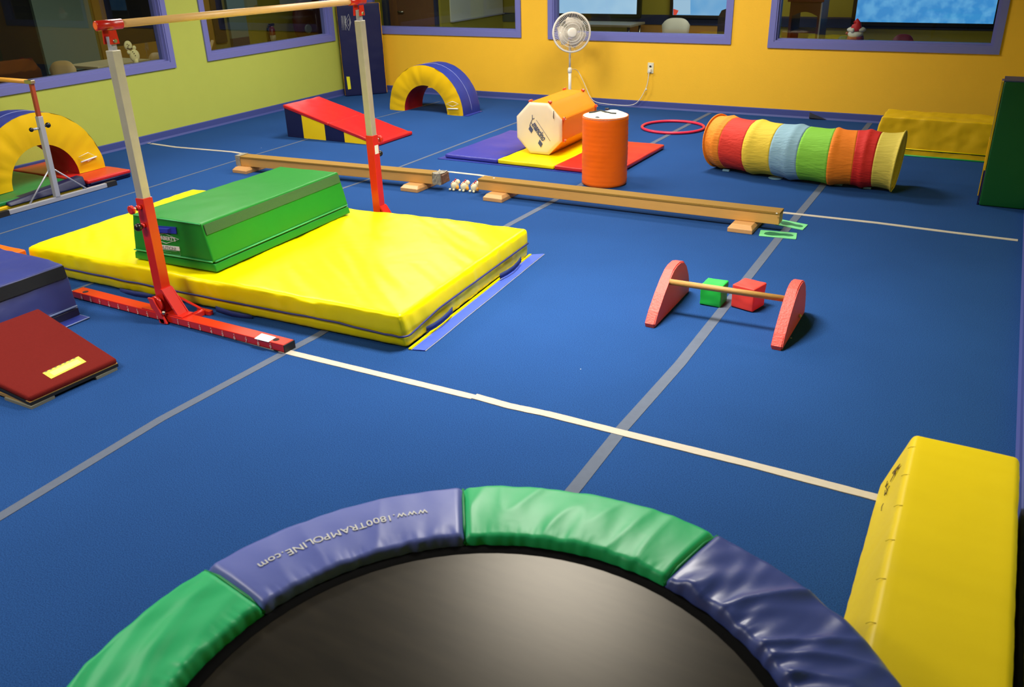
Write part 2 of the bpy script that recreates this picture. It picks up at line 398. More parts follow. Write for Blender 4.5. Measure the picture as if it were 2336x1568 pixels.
wd = tag(box('wall_classroom_door', CXL-1.2, CXL-.1, 10.70, 10.80, 0, CZ, OLIVE), kind='structure')
tag(box('wall_classroom_right', RX+2.9, RX+3, BY+T, CY, 0, CZ, OLIVE), kind='structure')
tag(box('ceiling', CXL-1.2, RX+3, BY+T, CY+.1, CZ, CZ+.08, M_CEIL), kind='structure')
pa, pb = PY(889, 60, 10.70), PY(1003, 60, 10.70)
dr = thing('door_1', (pa.x, 10.7, 0), kind='structure')
box('door_leaf', pa.x+.05, pb.x-.04, 10.66, 10.70, 0, 2.05, BROWN, dr)
box('door_frame', pa.x-.06, pa.x+.05, 10.64, 10.70, 0, 2.1, NAVYP, dr); box('door_frame', pb.x-.04, pb.x, 10.64, 10.70, 0, 2.1, NAVYP, dr)
hp = PY(912, 27, 10.62); tube('door_handle', [hp+V(-.03, .04, 0), hp+V(-.03, 0, 0), hp+V(.06, 0, 0)], .012, CHROME, dr)
# whiteboard on the classroom's left wall
q1, q2 = PX(1027, 47, CXL), PX(1145, 30, CXL)
wb = thing('whiteboard', (CXL, q1.y, .9), 'pale blank whiteboard seen through the leftmost window of the mustard wall', 'whiteboard')
box('board', CXL+.002, CXL+.02, q1.y, q2.y, .9, 2.0, mat('whiteboard_face', srgb(205, 208, 190), .4), wb)
box('tray', CXL+.002, CXL+.05, q1.y, q2.y, .885, .9, GREYM, wb)
# screens
def screen(x0, x1, zb, label, kind):
    L = PY(x0, zb, CY-.06); R = PY(x1, zb, CY-.06); z = (L.z+R.z)/2
    r = thing('wall_screen', ((L.x+R.x)/2, CY-.03, z), label, 'screen')
    box('bezel', L.x-.05, R.x+.06, CY-.06, CY-.005, z-.045, z+.86, BLACK, r)
    m = bpy.data.materials.new('screen_image'); m.use_nodes = True; nt = m.node_tree; b = nt.nodes['Principled BSDF']
    tc = nt.nodes.new('ShaderNodeTexCoord'); n = nt.nodes.new('ShaderNodeTexNoise'); n.inputs['Scale'].default_value = 9 if kind == 2 else 2
    rp = nt.nodes.new('ShaderNodeValToRGB'); e = rp.color_ramp.elements
    c = [((150, 190, 226), (172, 205, 232)), ((96, 160, 214), (150, 190, 222)), ((58, 140, 208), (96, 168, 222))][kind]
    e[0].color = srgb(*c[0]); e[1].color = srgb(*c[1]); e[0].position = .4; e[1].position = .68
    nt.links.new(tc.outputs['Object'], n.inputs[0]); nt.links.new(n.outputs[0], rp.inputs[0]); nt.links.new(rp.outputs[0], b.inputs['Emission Color'])
    b.inputs['Emission Strength'].default_value = 1.15; b.inputs['Base Color'].default_value = (.01, .01, .01, 1)
    box('display', L.x, R.x, CY-.064, CY-.059, z, z+.82, m, r)
    return r, L, R, z
screen(1250, 1452, 31, 'wall screen showing pale blue, seen behind the white fan', 0)
r, L, R, z = screen(1535, 1680, 35, 'blue wall screen with a red pennant, behind the middle mustard window', 1)
pv = [PY(1536, 20, CY-.066), PY(1548, 24, CY-.066), PY(1543, 34, CY-.066), PY(1536, 34, CY-.066)]
mk('pennant', pv+[p+V(0, -.002, 0) for p in pv], [(0, 1, 2, 3), (4, 7, 6, 5)], emit('pennant_red', srgb(226, 70, 52), 1), r)
pv = [PY(1536, 0, CY-.0655), PY(1575, 0, CY-.0655), PY(1575, 33, CY-.0655), PY(1536, 33, CY-.0655)]
mk('pale_panel', pv, [(0, 1, 2, 3)], emit('screen_pale', srgb(170, 205, 235), 1), r)
screen(1950, 2266, 52, 'large bright blue wall screen behind the rightmost window', 2)
# classroom tables and chairs
CHW = mat('pale_chair_shell', srgb(200, 198, 180), .5); CHR = mat('maroon_chair_shell', srgb(110, 24, 34), .5); CHG = mat('green_chair_shell', srgb(20, 76, 50), .5)
CHT = mat('tan_chair_shell', srgb(205, 170, 110), .5)
def chair_at(cx, cy, top, wd, m, label, face=V(0, -1, 0), name='child_chair', group=None):
    """small moulded chair: shell back, seat and four legs; face = way the back looks to"""
    s = V(-face.y, face.x, 0); r = thing(name, (cx, cy, 0), label, 'chair', group); sz = top*.55
    c0 = V(cx, cy, 0)
    vs = []; fs = []; N = 12
    for th in (0, .014):
        for i in range(N+1):
            a = i/N; u = (a-.5)*wd; h = top-(abs(a-.5)*2)**4*.07-(abs(a-.5)*2)**2*.012
            for hh in (sz+.08, h):
                k = .02*(1-(abs(a-.5)*2)**2); vs.append(c0+s*u*(1 if hh == h else .85)+face*(th-k)+V(0, 0, hh))
    o2 = (N+1)*2
    for i in range(N):
        a = i*2; fs += [(a, a+1, a+3, a+2), (o2+a, o2+a+2, o2+a+3, o2+a+1), (a+1, o2+a+1, o2+a+3, a+3), (a, a+2, o2+a+2, o2+a)]
    fs += [(0, o2, o2+1, 1), (N*2, N*2+1, o2+N*2+1, o2+N*2)]
    mk('backrest', vs, fs, m, r, True)
    f = -face
    b = [c0+s*a*wd/2*.95+f*k*wd*.9+V(0, 0, sz) for a, k in ((-1, 0), (1, 0), (1, 1), (-1, 1))]
    hexo('seat', b, [p+V(0, 0, .02) for p in b], m, r, .006)
    for a, k in ((-1, .08), (1, .08), (1, .9), (-1, .9)):
        p = c0+s*a*wd*.42+f*k*wd*.9; tube('leg', [p+V(0, 0, 0)+s*a*.03, p+V(0, 0, sz+.12 if k < .5 else sz)], .011, CHROME, r, 8)
    return r
for px, py, Y, wpx, m_, lab in ((925, 70, 10.95, 30, CHW, 'pale chair top peeping over the sill in front of the brown door'), (1065, 68, 11.0, 46, CHW, 'pale chair top below the whiteboard, just over the sill'),
        (1543, 41, 11.3, 66, CHW, 'pale grey moulded chair behind the middle mustard window'),
        (2062, 78, 11.0, 48, CHR, 'maroon chair back under the large blue screen'), (1988, 90, 11.2, 36, CHG, 'dark green chair top just right of the red-capped figurine'),
        (1925, 82, 11.2, 30, CHG, 'dark green chair top just left of the red-capped figurine'), (2150, 99, 11.0, 56, CHG, 'dark green chair top nearest the right end of the big screen')):
    p = PY(px, py, Y); d = (p-CP).dot(fw); chair_at(p.x, Y, p.z, wpx/FPX*d, m_, lab)
def table(x0, x1, y0, y1, z, m, label, cat='table', name='low_table'):
    r = thing(name, ((x0+x1)/2, (y0+y1)/2, 0), label, cat)
    box('tabletop', x0, x1, y0, y1, z-.03, z, m, r, .006)
    for x in (x0+.06, x1-.06):
        for y in (y0+.06, y1-.06): tube('leg', [V(x, y, 0), V(x, y, z-.03)], .018, CHROME, r, 8)
    return r
p = PY(1345, 56, 11.75); table(p.x-.35, p.x+.62, 11.75, 12.3, p.z, mat('laminate', srgb(150, 140, 110), .5), 'laminate table under the dark wall stripe, right of the fan')
# play house with an arched opening (dark red-brown plastic)
HB = mat('dark_brown_plastic', srgb(92, 48, 30), .55); HR = mat('maroon_plastic', srgb(96, 26, 26), .5)
p0 = PY(1796, 80, 11.35); p1 = PY(1872, 30, 11.35)
hs = thing('play_hutch', (p0.x, 11.35, 0), 'dark brown toy hutch with arched opening behind the right window', 'toy hutch')
ax0, ax1 = PY(1804, 60, 11.35), PY(1862, 60, 11.35); zt = PY(1830, 27, 11.35).z; zb = PY(1830, 72, 11.35).z; ztop = PY(1830, 4, 11.35).z
prof = [V(p0.x, 11.35, 0), V(ax0.x, 11.35, 0), V(ax0.x, 11.35, zt-.05)]
for i in range(1, 8):
    t = i/8; prof.append(V(lerp(ax0.x, ax1.x, t), 11.35, zt-.05+.05*sin(pi*t)))
prof += [V(ax1.x, 11.35, zt-.05), V(ax1.x, 11.35, 0), V(p1.x, 11.35, 0), V(p1.x, 11.35, ztop), V(p0.x, 11.35, ztop)]
prism('arched_front', prof, V(0, 0, 0), V(0, .03, 0), HB, hs)
box('side_panel', p1.x-.03, p1.x, 11.38, 11.85, 0, ztop, HR, hs); box('side_panel', p0.x, p0.x+.03, 11.38, 11.85, 0, ztop, HB, hs)
box('top_panel', p0.x-.03, p1.x+.03, 11.32, 11.88, ztop, ztop+.03, HR, hs); box('shelf', ax0.x-.02, ax1.x+.02, 11.38, 11.82, zb-.02, zb, HB, hs)
ed = PY(1883, 30, 11.34); box('corner_rail', p1.x-.004, p1.x+.012, 11.338, 11.35, zb-.1, ztop-.01, GREYM, hs)
# dark tall chair back at the right edge of the middle window
p = PY(1657, 20, 11.7); r = thing('tall_cabinet', (p.x, 11.7, 0), 'dark rounded tall cabinet at the right edge of the middle window', 'cabinet')
prof = [V(p.x-.10, 11.7, 0), V(p.x+.3, 11.7, 0), V(p.x+.3, 11.7, p.z+.02), V(p.x+.05, 11.7, p.z+.02), V(p.x-.06, 11.7, p.z-.02), V(p.x-.1, 11.7, p.z-.1)]
prism('cabinet_body', prof, V(0, 0, 0), V(0, .3, 0), mat('dark_wood', srgb(34, 22, 18), .6), r)
box('cabinet_door', p.x-.06, p.x+.28, 11.69, 11.70, .1, p.z-.15, mat('dark_wood_door', srgb(44, 28, 22), .6), r)

# hallway beyond the lime wall
HX = -11.5
tag(box('floor', HX-.1, LX-T, 2, 13.5, -.08, 0, mat('hall_floor', srgb(96, 84, 66), .5)), kind='structure')
tag(box('ceiling', HX-.1, LX-T, 2, 13.5, CZ, CZ+.08, M_CEIL), kind='structure')
hw = tag(box('wall_hall', HX-.1, HX, 2, 13.5, 0, CZ, mat('hall_olive', srgb(140, 128, 56), .8)), kind='structure')
tag(box('wall_hall_end', HX, LX-T, 13.4, 13.5, 0, CZ, mat('hall_olive')if 'hall_olive' in MATS else OLIVE), kind='structure') if False else tag(box('wall_hall_end', HX, LX-T, 13.4, 13.5, 0, CZ, MATS['hall_olive']), kind='structure')
tag(box('wall_hall_near', HX, LX-T, 2, 2.1, 0, CZ, MATS['hall_olive']), kind='structure')
def yhall(px, py=60, X=HX): return PX(px, py, X).y
def hpanel(name, a, b, z0, z1, m, d=.02, par=None): return box(name, HX, HX+d, yhall(a), yhall(b), z0, z1, m, par or hw)
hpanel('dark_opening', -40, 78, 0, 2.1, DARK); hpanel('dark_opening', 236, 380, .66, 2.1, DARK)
hpanel('sage_panel', 80, 208, .42, 2.4, SAGE, .05); hpanel('ochre_post', 218, 245, 0, 2.4, TANP, .03)
hpanel('ochre_dado', 246, 378, .0, .66, TANP, .03)
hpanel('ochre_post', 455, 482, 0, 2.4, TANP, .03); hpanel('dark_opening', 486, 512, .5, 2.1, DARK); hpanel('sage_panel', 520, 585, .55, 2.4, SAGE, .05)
hpanel('navy_dado', 520, 588, .4, .55, NAVYP, .06)
# bright outdoor light seen in the hall's far glazing
lw = PX(628, 33, HX+.03); lw2 = PX(702, 34, HX+.03)
gl = thing('window_6', (HX, lw.y, lw.z), kind='structure')
bright = emit('daylit_glass', srgb(205, 222, 235), 1.0)
box('bright_pane', HX+.005, HX+.03, lw.y, (lw.y+lw2.y)/2+.1, lw2.z+.03, 2.0, bright, gl); box('bright_pane', HX+.005, HX+.03, (lw.y+lw2.y)/2+.14, lw2.y, lw2.z+.03, 2.0, bright, gl)
box('glazing_bar', HX+.002, HX+.04, (lw.y+lw2.y)/2+.1, (lw.y+lw2.y)/2+.14, lw2.z, 2.0, M_TRIM, gl)
# fire extinguisher on the hall wall
p = PX(621, 80, -9.6); fe = thing('fire_extinguisher', (p.x, p.y, p.z-.2), 'small dark red fire extinguisher seen through the second lime-wall window', 'fire extinguisher')
FER = mat('extinguisher_red', srgb(120, 24, 22), .35)
tube('cylinder', [p+V(0, 0, -.17), p+V(0, 0, -.155), p+V(0, 0, .08), p+V(0, 0, .11), p+V(0, 0, .125)], [.035, .05, .05, .035, .018], FER, fe, 16)
tube('cylinder_label', [p+V(0, 0, -.10), p+V(0, 0, .0)], .0505, mat('label_cream', srgb(170, 160, 120), .6), fe, 16)
box('valve_handle', p.x-.015, p.x+.015, p.y-.04, p.y+.06, p.z+.125, p.z+.16, BLACK, fe, .004)
tube('hose', [p+V(0, -.02, .14), p+V(.02, -.07, .13), p+V(.02, -.085, .05), p+V(.02, -.075, -.12)], .010, BLACK, fe, 8)
box('wall_bracket', p.x-.09, p.x-.04, p.y-.03, p.y+.03, p.z-.1, p.z+.1, BLACK, fe)
tag(box('trim_2', -9.72, -9.66, p.y-.35, p.y+.75, 0, CZ, OLIVE), kind='structure')
# round maroon play machine with a pale disc
p = PX(712, 62, -9.1); pm = thing('round_machine', (p.x, p.y, 0), 'dark maroon rounded machine with a pale disc in the hallway', 'machine')
bm = bmesh.new(); bmesh.ops.create_uvsphere(bm, u_segments=24, v_segments=16, radius=1); bm.transform(Matrix.Translation((p.x-.15, p.y+.12, p.z+.06)) @ Matrix.Diagonal((.16, .32, .38, 1))); bmk('body', bm, mat('maroon_shell', srgb(84, 20, 22), .5), pm, True)
dp = PX(705, 66, -9.06); bm = bmesh.new(); add_tube(bm, [dp+V(-.03, 0, 0), dp+V(.0, 0, 0)], .06, 24); bmk('disc', bm, mat('pale_disc', srgb(130, 132, 118), .5), pm)
tube('stand', [V(p.x-.15, p.y+.12, 0), V(p.x-.15, p.y+.12, p.z-.3)], .06, BLACK, pm)
# hall table, chairs, snowman ornament
a = PX(215, 148, -8.75); b = PX(338, 139, -8.75)
table(-9.25, -8.7, a.y, b.y, (a.z+b.z)/2, mat('pale_table', srgb(196, 178, 128), .5), 'pale low table behind the leftmost window, near its right end')
p = PX(142, 150, -8.75); chair_at(p.x, p.y, p.z+.05, .28, CHT, 'tan moulded chair seen left of the tall steel post', V(.5, -.86, 0))
p = PX(354, 120, -8.8); chair_at(p.x, p.y, p.z, .2, CHT, 'tan chair at the far end of the pale hall table', V(.4, -.9, 0))
p = PX(478, 105, -8.9); r = thing('leaning_plank', (p.x, p.y, 0), 'thin tan wooden plank leaning at the left of the second window', 'plank')
a, b = PX(476, 122, -8.7), PX(485, 92, -8.7); a = a+(a-b)*(a.z/(b.z-a.z)); a.z = .0; sqtube('plank', a, b, .03, .02, CHT, r)
# snowman cut-out standing on the sill behind the glass
sx = LX-.16
a = PX(292, 104, sx); b = PX(307, 127, sx); n_ = V(1, 0, 0)
sm = thing('snowman_ornament', (sx, b.y, .79), 'cream snowman ornament tilted on the sill beside the steel post', 'ornament')
SNOW = mat('cream_felt', srgb(225, 212, 150), .9, .3, 60); COAL = mat('coal_dot', srgb(50, 34, 24), .8)
ball('body', b, .066, SNOW, sm, (.4, .95, 1)); ball('head', a, .050, SNOW, sm, (.4, 1, 1))
tube('body_stem', [V(sx, b.y, .79), b-V(0, 0, .03)], .028, SNOW, sm, 12)
ball('arm', PX(306, 109, sx), .024, SNOW, sm, (.5, 1, 1)); ball('arm', PX(294, 119, sx), .024, SNOW, sm, (.5, 1, 1))
for q in ((290, 101), (294, 103), (292, 107), (300, 112), (306, 122), (309, 127), (303, 118)): ball('button', PX(*q, sx+.028), .006, COAL, sm, (.6, 1, 1), seg=8)
tube('hat_ribbon', [a+V(.01, .03, -.03), a+V(.018, 0, -.036), a+V(.01, -.03, -.022)], .006, COAL, sm, 8)

# figurine with a red pointed cap, seen from behind
q = PY(1950, 97, BY+.2); fx = q.x; fz = WB[2][2]; fy = BY+.2
fg = thing('capped_figurine', (fx, fy, fz), 'small holiday figurine in a red cap with white trim on the right window sill', 'figurine')
WOOL = mat('figurine_white', srgb(228, 222, 205), .8, .3, 50)
ball('snow_base', V(fx-.005, fy, fz+.016), .075, WOOL, fg, (1.1, .9, .3))
tube('coat', [V(fx, fy, fz+.012), V(fx, fy, fz+.03), V(fx, fy, fz+.06), V(fx, fy, fz+.09)], [.078, .088, .082, .06], mat('figurine_coat', srgb(150, 50, 50), .7, .2, 40, var=.3, vscale=30), fg, 18)
ball('beard', V(fx-.002, fy-.02, fz+.085), .076, WOOL, fg, (1.05, .95, .62)); ball('hood_brim', V(fx, fy-.005, fz+.128), .086, WOOL, fg, (1.15, .9, .42))
tube('red_cap', [V(fx, fy-.03, fz+.118), V(fx, fy-.03, fz+.15), V(fx-.002, fy-.028, fz+.19), V(fx-.012, fy-.03, fz+.212), V(fx-.022, fy-.04, fz+.20)], [.060, .056, .046, .036, .018], mat('figurine_red', srgb(205, 24, 24), .6), fg, 16)
ball('pompom', V(fx-.03, fy-.082, fz+.128), .024, WOOL, fg); ball('gift', V(fx-.092, fy-.01, fz+.09), .016, mat('figurine_gift', srgb(190, 100, 60), .6), fg)

# ------------------------------------------------------------------ wall outlet and pedestal fan
oc = PY(1484.5, 155, BY)
ol = thing('wall_outlet', (oc.x, BY-.008, oc.z), 'white wall outlet plate low on the mustard wall', 'outlet')
box('cover_plate', oc.x-.038, oc.x+.038, BY-.008, BY-.0005, oc.z-.062, oc.z+.062, mat('ivory_plate', srgb(226, 222, 186), .4), ol, .003)
box('socket', oc.x-.018, oc.x+.018, BY-.011, BY-.008, oc.z-.045, oc.z-.01, WHITEP, ol, .002); box('socket', oc.x-.018, oc.x+.018, BY-.011, BY-.008, oc.z+.01, oc.z+.045, WHITEP, ol, .002)
ball('outlet_plug', V(oc.x, BY-.014, oc.z+.02), .014, BLACK, ol, (1, .5, .8))
FYY = 9.86
fc = PY(1304, 74, FYY); fn = thing('pedestal_fan', (fc.x, FYY+.06, 0), 'white pedestal fan standing behind the octagonal roller', 'fan')
FP = mat('fan_plastic', srgb(236, 230, 215), .4)
hx = PY(1300, 150, FYY+.06).x
tube('base', [V(hx, FYY+.06, .0), V(hx, FYY+.06, .02), V(hx, FYY+.06, .045), V(hx, FYY+.06, .08)], [.2, .195, .12, .03], FP, fn, 28)
tube('lower_pole', [V(hx, FYY+.06, .06), V(hx, FYY+.06, .44)], .019, FP, fn, 16)
tube('collar', [V(hx, FYY+.06, .42), V(hx, FYY+.06, .425), V(hx, FYY+.06, .47), V(hx, FYY+.06, .485)], [.02, .026, .026, .016], FP, fn, 16)
tube('upper_pole', [V(hx, FYY+.06, .47), V(hx, FYY+.06, fc.z-.08)], .013, FP, fn, 12)
nv = (CP-fc); nv = Vector((nv.x+1.8, nv.y, nv.z*.4)).normalized(); u = V(-nv.y, nv.x, 0).normalized(); v = nv.cross(u).normalized()
if v.z < 0: v = -v
tube('motor_housing', [fc-nv*.16, fc-nv*.13, fc-nv*.05], [.03, .06, .065], FP, fn, 18)
RF = .222
bm = bmesh.new()
def circ(c_, r_, n=40): return [c_+(u*cos(2*pi*i/n)+v*sin(2*pi*i/n))*r_ for i in range(n)]
add_tube(bm, circ(fc, RF), .0125, 8, closed=True); bmk('guard_rim', bm, FP, fn, True)
bm = bmesh.new()
for k in range(64):
    a_ = 2*pi*k/64; d_ = u*cos(a_)+v*sin(a_); e_ = u*cos(a_+.35)+v*sin(a_+.35)
    add_tube(bm, [fc+nv*.06+d_*.05, fc+nv*.058+(d_*.7+e_*.3)*.12, fc+nv*.035+e_*.19, fc+e_*RF], .0017, 4, False)
    add_tube(bm, [fc-nv*.055+d_*.05, fc-nv*.05+d_*.15, fc+d_*RF], .0014, 4, False)
for rr, dz in ((.10, .059), (.13, .055), (.165, .045)): add_tube(bm, circ(fc+nv*dz, rr), .0032, 5, closed=True)
bmk('guard_wires', bm, FP, fn, True)
bm = bmesh.new(); add_tube(bm, [fc+nv*.055, fc+nv*.064, fc+nv*.068], [.058, .056, .04], 28); bmk('guard_badge', bm, FP, fn, True)
for k in range(3):
    a_ = 2*pi*k/3+1.3; bm = bmesh.new(); vs = []
    for i in range(7):
        t = i/6; rr = .03+.155*t; sp = .35+.62*sin(pi*min(1, t*.85))
        for s_ in (-1, 1):
            an = a_+s_*sp*.9; vs.append(bm.verts.new(fc+(u*cos(an)+v*sin(an))*rr+nv*(.018*s_)))
    for i in range(6): bm.faces.new((vs[2*i], vs[2*i+1], vs[2*i+3], vs[2*i+2]))
    ob = bmk('blade', bm, mat('fan_blade', srgb(222, 212, 195), .35), fn, True)
    mo = ob.modifiers.new('s', 'SOLIDIFY'); mo.thickness = .003
ball('blade_hub', fc, .035, FP, fn)
cp = [V(hx+.01, FYY+.08, .46)]
for (x_, y_) in ((1316, 158), (1326, 175), (1337, 200), (1346, 222), (1358, 234), (1390, 238), (1420, 241), (1447, 240), (1461, 226), (1472, 205), (1477, 192), (1479, 172)):
    q = PY(x_, y_, BY-.05); q.z = max(q.z, .008); cp.append(q)
cp.append(V(oc.x-.01, BY-.03, oc.z-.02)); cp[-2].y = BY-.04
for _ in range(2):
    s2 = [cp[0]]
    for a, b in zip(cp, cp[1:]): s2 += [lerp(a, b, .25), lerp(a, b, .75)]
    cp = s2+[cp[-1]]
tube('power_cord', cp, .0045, WHITEP, fn, 6)
box('plug', oc.x-.016, oc.x+.016, BY-.045, BY-.012, oc.z-.045, oc.z-.01, WHITEP, fn, .004)
q = PY(1474, 204, BY-.05); ball('cord_knot', q, .012, WHITEP, fn, seg=10)

# ------------------------------------------------------------------ yellow landing mat
N0, R0, L0 = G(930, 797), G(1205, 585), G(62, 610); F0 = R0+(L0-N0)
MT = .2
N1, R1, L1, F1 = G(912, 722, MT), G(1205, 520, MT), G(60, 562, MT), G(440, 430, MT)
L0 = lerp(L0, V(L1.x-.02, L1.y+.02, 0), .7); F0 = V(F1.x-.01, F1.y+.03, 0)
lm = thing('landing_mat', ((N0.x+L0.x)/2, (N0.y+R0.y)/2, 0), 'big bright yellow landing mat with blue piping under the high bar', 'mat')
def dmat(p, n, l):
    if n.z > .5:   # top: long soft creases
        a = noise.noise(V(p.x*2.2+p.y*3.2, p.y*1.1-p.x*.8, 1.3)); b = noise.noise(V(p.x*9+p.y*12, p.y*1.7-p.x*1.4, 5))
        return .009*a+.0042*b+.001*noise.noise(p*20)
    if n.z < -.6: return 0
    s = p.x if abs(n.y) > abs(n.x) else p.y
    g = noise.noise(V(s*11, p.z*3.5, 2)) + .6*noise.noise(V(s*26+p.z*8, p.z*3, 7)); e = 1-abs(l.z)/.1
    return .0065*g+.006*max(0, 1-abs((l.z+.01)/.09)**2)-.004*math.exp(-((l.z+.02)/.010)**2)
soft_box('cushion', [L0, N0, R0, F0], [L1, N1, R1, F1], .03, (170, 90, 12), YEL, lm, dmat)
def side_pt(a0, a1, b0, b1, t, h, off, n):
    p = lerp(lerp(a0, b0, t), lerp(a1, b1, t), h)
    return p+n*off
nF = V(0, -1, 0); nR = V(1, .05, 0).normalized()
pip = []
for i in range(61):
    t = i/60; wv = .004*noise.noise(V(t*18, 0, 4)); h = .46-.09*max(0, 1-abs(t-.98)/.10)-.04*sin(pi*t)
    pip.append(side_pt(L0, L1, N0, N1, .01+.965*t, h, .010, nF)+V(0, 0, wv))
for i in range(1, 5):
    a_ = i/5*pi/2; c_ = side_pt(L0, L1, N0, N1, .982, .38, 0, nF); pip.append(c_+V(.012+.052*sin(a_), .040-.054*cos(a_), .0))
for i in range(41):
    t = i/40; pip.append(side_pt(N0, N1, R0, R1, .03+.95*t, .38+.14*min(1, t*5), .012, nR))
tube('piping', pip, .0055, mat('navy_piping', srgb(44, 44, 110), .5), lm, 6)
def strap(pxs, plane_pt, n, name='handle'):
    pts = [PL(x_, y_, plane_pt, n) for x_, y_ in pxs]; k = len(pts); mid = []
    bm = bmesh.new(); ra = []
    for i, p in enumerate(pts):
        b_ = .022*sin(pi*i/(k-1)); hh = .017
        for dz in (-hh, hh): ra.append(bm.verts.new(p+n*(b_+.012)+V(0, 0, dz)))
    for i in range(k-1): bm.faces.new((ra[2*i], ra[2*i+1], ra[2*i+3], ra[2*i+2]))
    o = bmk(name, bm, mat('navy_webbing', srgb(26, 44, 110), .7, .3, 200), lm, True); mo = o.modifiers.new('s', 'SOLIDIFY'); mo.thickness = .004
pf = lerp(N0, N1, .3); eF = (N0-L0).normalized(); nF2 = V(eF.y, -eF.x, 0); pf = pf-nF2*.006
strap([(279, 662), (298, 663), (318, 666), (340, 670), (359, 678)], pf, nF2); strap([(497, 703), (518, 706), (538, 711), (560, 717), (579, 724)], pf, nF2)
pr = lerp(N0, N1, .25)
strap([(968, 752), (982, 740), (996, 728), (1012, 716), (1027, 706)], pr, nR); strap([(1136, 630), (1148, 620), (1160, 610), (1172, 600), (1184, 591)], pr, nR)
fa, fb = [G(932, 799), G(972, 802), G(1243, 581), G(1207, 583)], None
P4 = lambda u_, v_: lerp(lerp(fa[0], fa[1], u_), lerp(fa[3], fa[2], u_), v_)
def flapq(n_, u0_, u1_, z_, m_):
    vs = []; fs = []
    for i in range(13):
        t = i/12
        for uu in (u0_, u1_):
            p = P4(uu+.03*noise.noise(V(t*5, uu, 0))*(uu > .9), t); vs += [V(p.x, p.y, .001), V(p.x, p.y, z_)]
    for i in range(12):
        a = i*4; b = a+4; fs += [(a+1, a+3, b+3, b+1), (a, a+1, b+1, b), (a+2, b+2, b+3, a+3)]
    fs += [(0, 2, 3, 1), (48, 49, 51, 50)]
    mk(n_, vs, fs, m_, lm)
flapq('flap_edge', 0.0, 1.0, .004, mat('grey_binding', srgb(128, 136, 160), .7)); flapq('connector_flap', .22, .94, .0065, vinyl('flap_blue', 66, 92, 205, .5, .2, 20)); flapq('yellow_binding', .0, .16, .010, YEL)

# ------------------------------------------------------------------ trapezoid blocks
def trapezoid(name, b4, t4, loc, label, cat, mt, mb, bh, vel=None, vside=1, seed=0, amp=.003, rr=.012, nn=(36, 20, 8), flap=None, blip=None):
    r = thing(name, loc, label, cat)
    s = bh
    m4 = [lerp(a, b, s) for a, b in zip(b4, t4)]; cen = sum(m4, V(0, 0, 0))/4
    m5 = [lerp(a, b, s+.025) for a, b in zip(b4, t4)]
    soft_box('upper_block', m5, t4, rr, nn, mt, r, wrinkle(amp, (7, 7, 7), seed))
    soft_box('base_layer', b4, m4, rr*.7, (nn[0], nn[1], 2), mb, r, wrinkle(amp*.6, (9, 9, 9), seed+3))
    core = [lerp(p, cen, .02) for p in [lerp(a, b, s-.02) for a, b in zip(b4, t4)]], [lerp(p, cen, .02) for p in [lerp(a, b, s+.04) for a, b in zip(b4, t4)]]
    hexo('seam_gap', *core, mat('painted_seam_shadow', srgb(10, 60, 24) if mt is GRN else srgb(30, 30, 30), .9), r)  # dark core between the layers; the gap's shade is put into its colour
    return r, m5
z0, z1 = MT+.010, .5
gb = [G(495, 622, z0), G(800, 486, z0), None, G(308, 590, z0)]; gb[2] = gb[1]+(gb[3]-gb[0])
gt = [G(458, 511, z1), G(771, 392, z1), G(640, 380, z1), G(301, 488, z1)]
# order: near corner, right, far, left
r, m5 = trapezoid('trapezoid_block', gb, gt, sum(gb, V(0, 0, 0))/4, 'green vinyl trapezoid block resting on the big yellow mat', 'foam block', GRN, GRN, .17, seed=1)
qf = [m5[0], m5[1], gt[1], gt[0]]          # long right face
patch('velcro_band', qf, .01, .99, .70, .95, .006, VELG, r)
tube('edge_piping', [lerp(m5[0], m5[1], .01)+V(.004, -.002, .006), lerp(m5[0], m5[1], .99)+V(.004, -.002, .006)], .005, vinyl('green_piping', 70, 178, 108), r, 8)
tube('edge_piping', [lerp(m5[0], m5[3], .01)+V(0, -.004, .006), lerp(m5[0], m5[3], .99)+V(0, -.004, .006)], .005, MATS['green_piping'], r, 8)
tube('edge_piping', [gt[3]+V(.01, -.002, -.004), gt[0]+V(-.01, -.002, -.004)], .004, MATS['green_piping'], r, 8)
ql = [m5[3], m5[0], gt[0], gt[3]]          # end face with the printed logo
n = (ql[1]-ql[0]).cross(ql[3]-ql[0]).normalized(); ux = (ql[1]-ql[0]).normalized(); uy = n.cross(ux)
def PF(x_, y_, off=.004): return PL(x_, y_, ql[0], n)+n*off
bm = bmesh.new(); h4 = [PF(352, 514), PF(403, 518), PF(405, 533), PF(353, 530)]
add_hex(bm, [p-n*.003 for p in h4], [p+n*.004 for p in h4]); add_hex(bm, [p+n*.004 for p in (PF(352, 517), PF(392, 520), PF(392, 531), PF(352, 528))], [p+n*.016 for p in (PF(354, 519), PF(388, 521), PF(388, 530), PF(354, 527))])
bmk('strap_handle', bm, vinyl('strap_blue', 44, 58, 172), r)
dm = [PF(338, 541), PF(375, 532), PF(409, 546), PF(381, 555)]; de_ = tube('diamond_emblem', dm, .0016, WHITE, r, 4, closed=True, smooth=False)
text_obj('emblem_lettering', "NORBERT'S", .033, PF(378, 547), ux, uy, WHITE, de_, .0006, bold=.0008)
ca = [PF(348, 556), PF(410, 563), PF(412, 572), PF(350, 565)]
cl_ = hexo('caution_label', [p-n*.002 for p in ca], [p+n*.001 for p in ca], WHITE, r)
text_obj('caution_lettering', 'CAUTION!', .030, PF(384, 568.5, .006), ux, uy, mat('grey_print', srgb(120, 125, 120), .6), cl_, .0005)
tube('label_outline', [PF(350, 566), PF(411, 573), PF(414, 583), PF(352, 576)], .0012, mat('pale_green_print', srgb(120, 185, 140), .6), r, 4, closed=True)
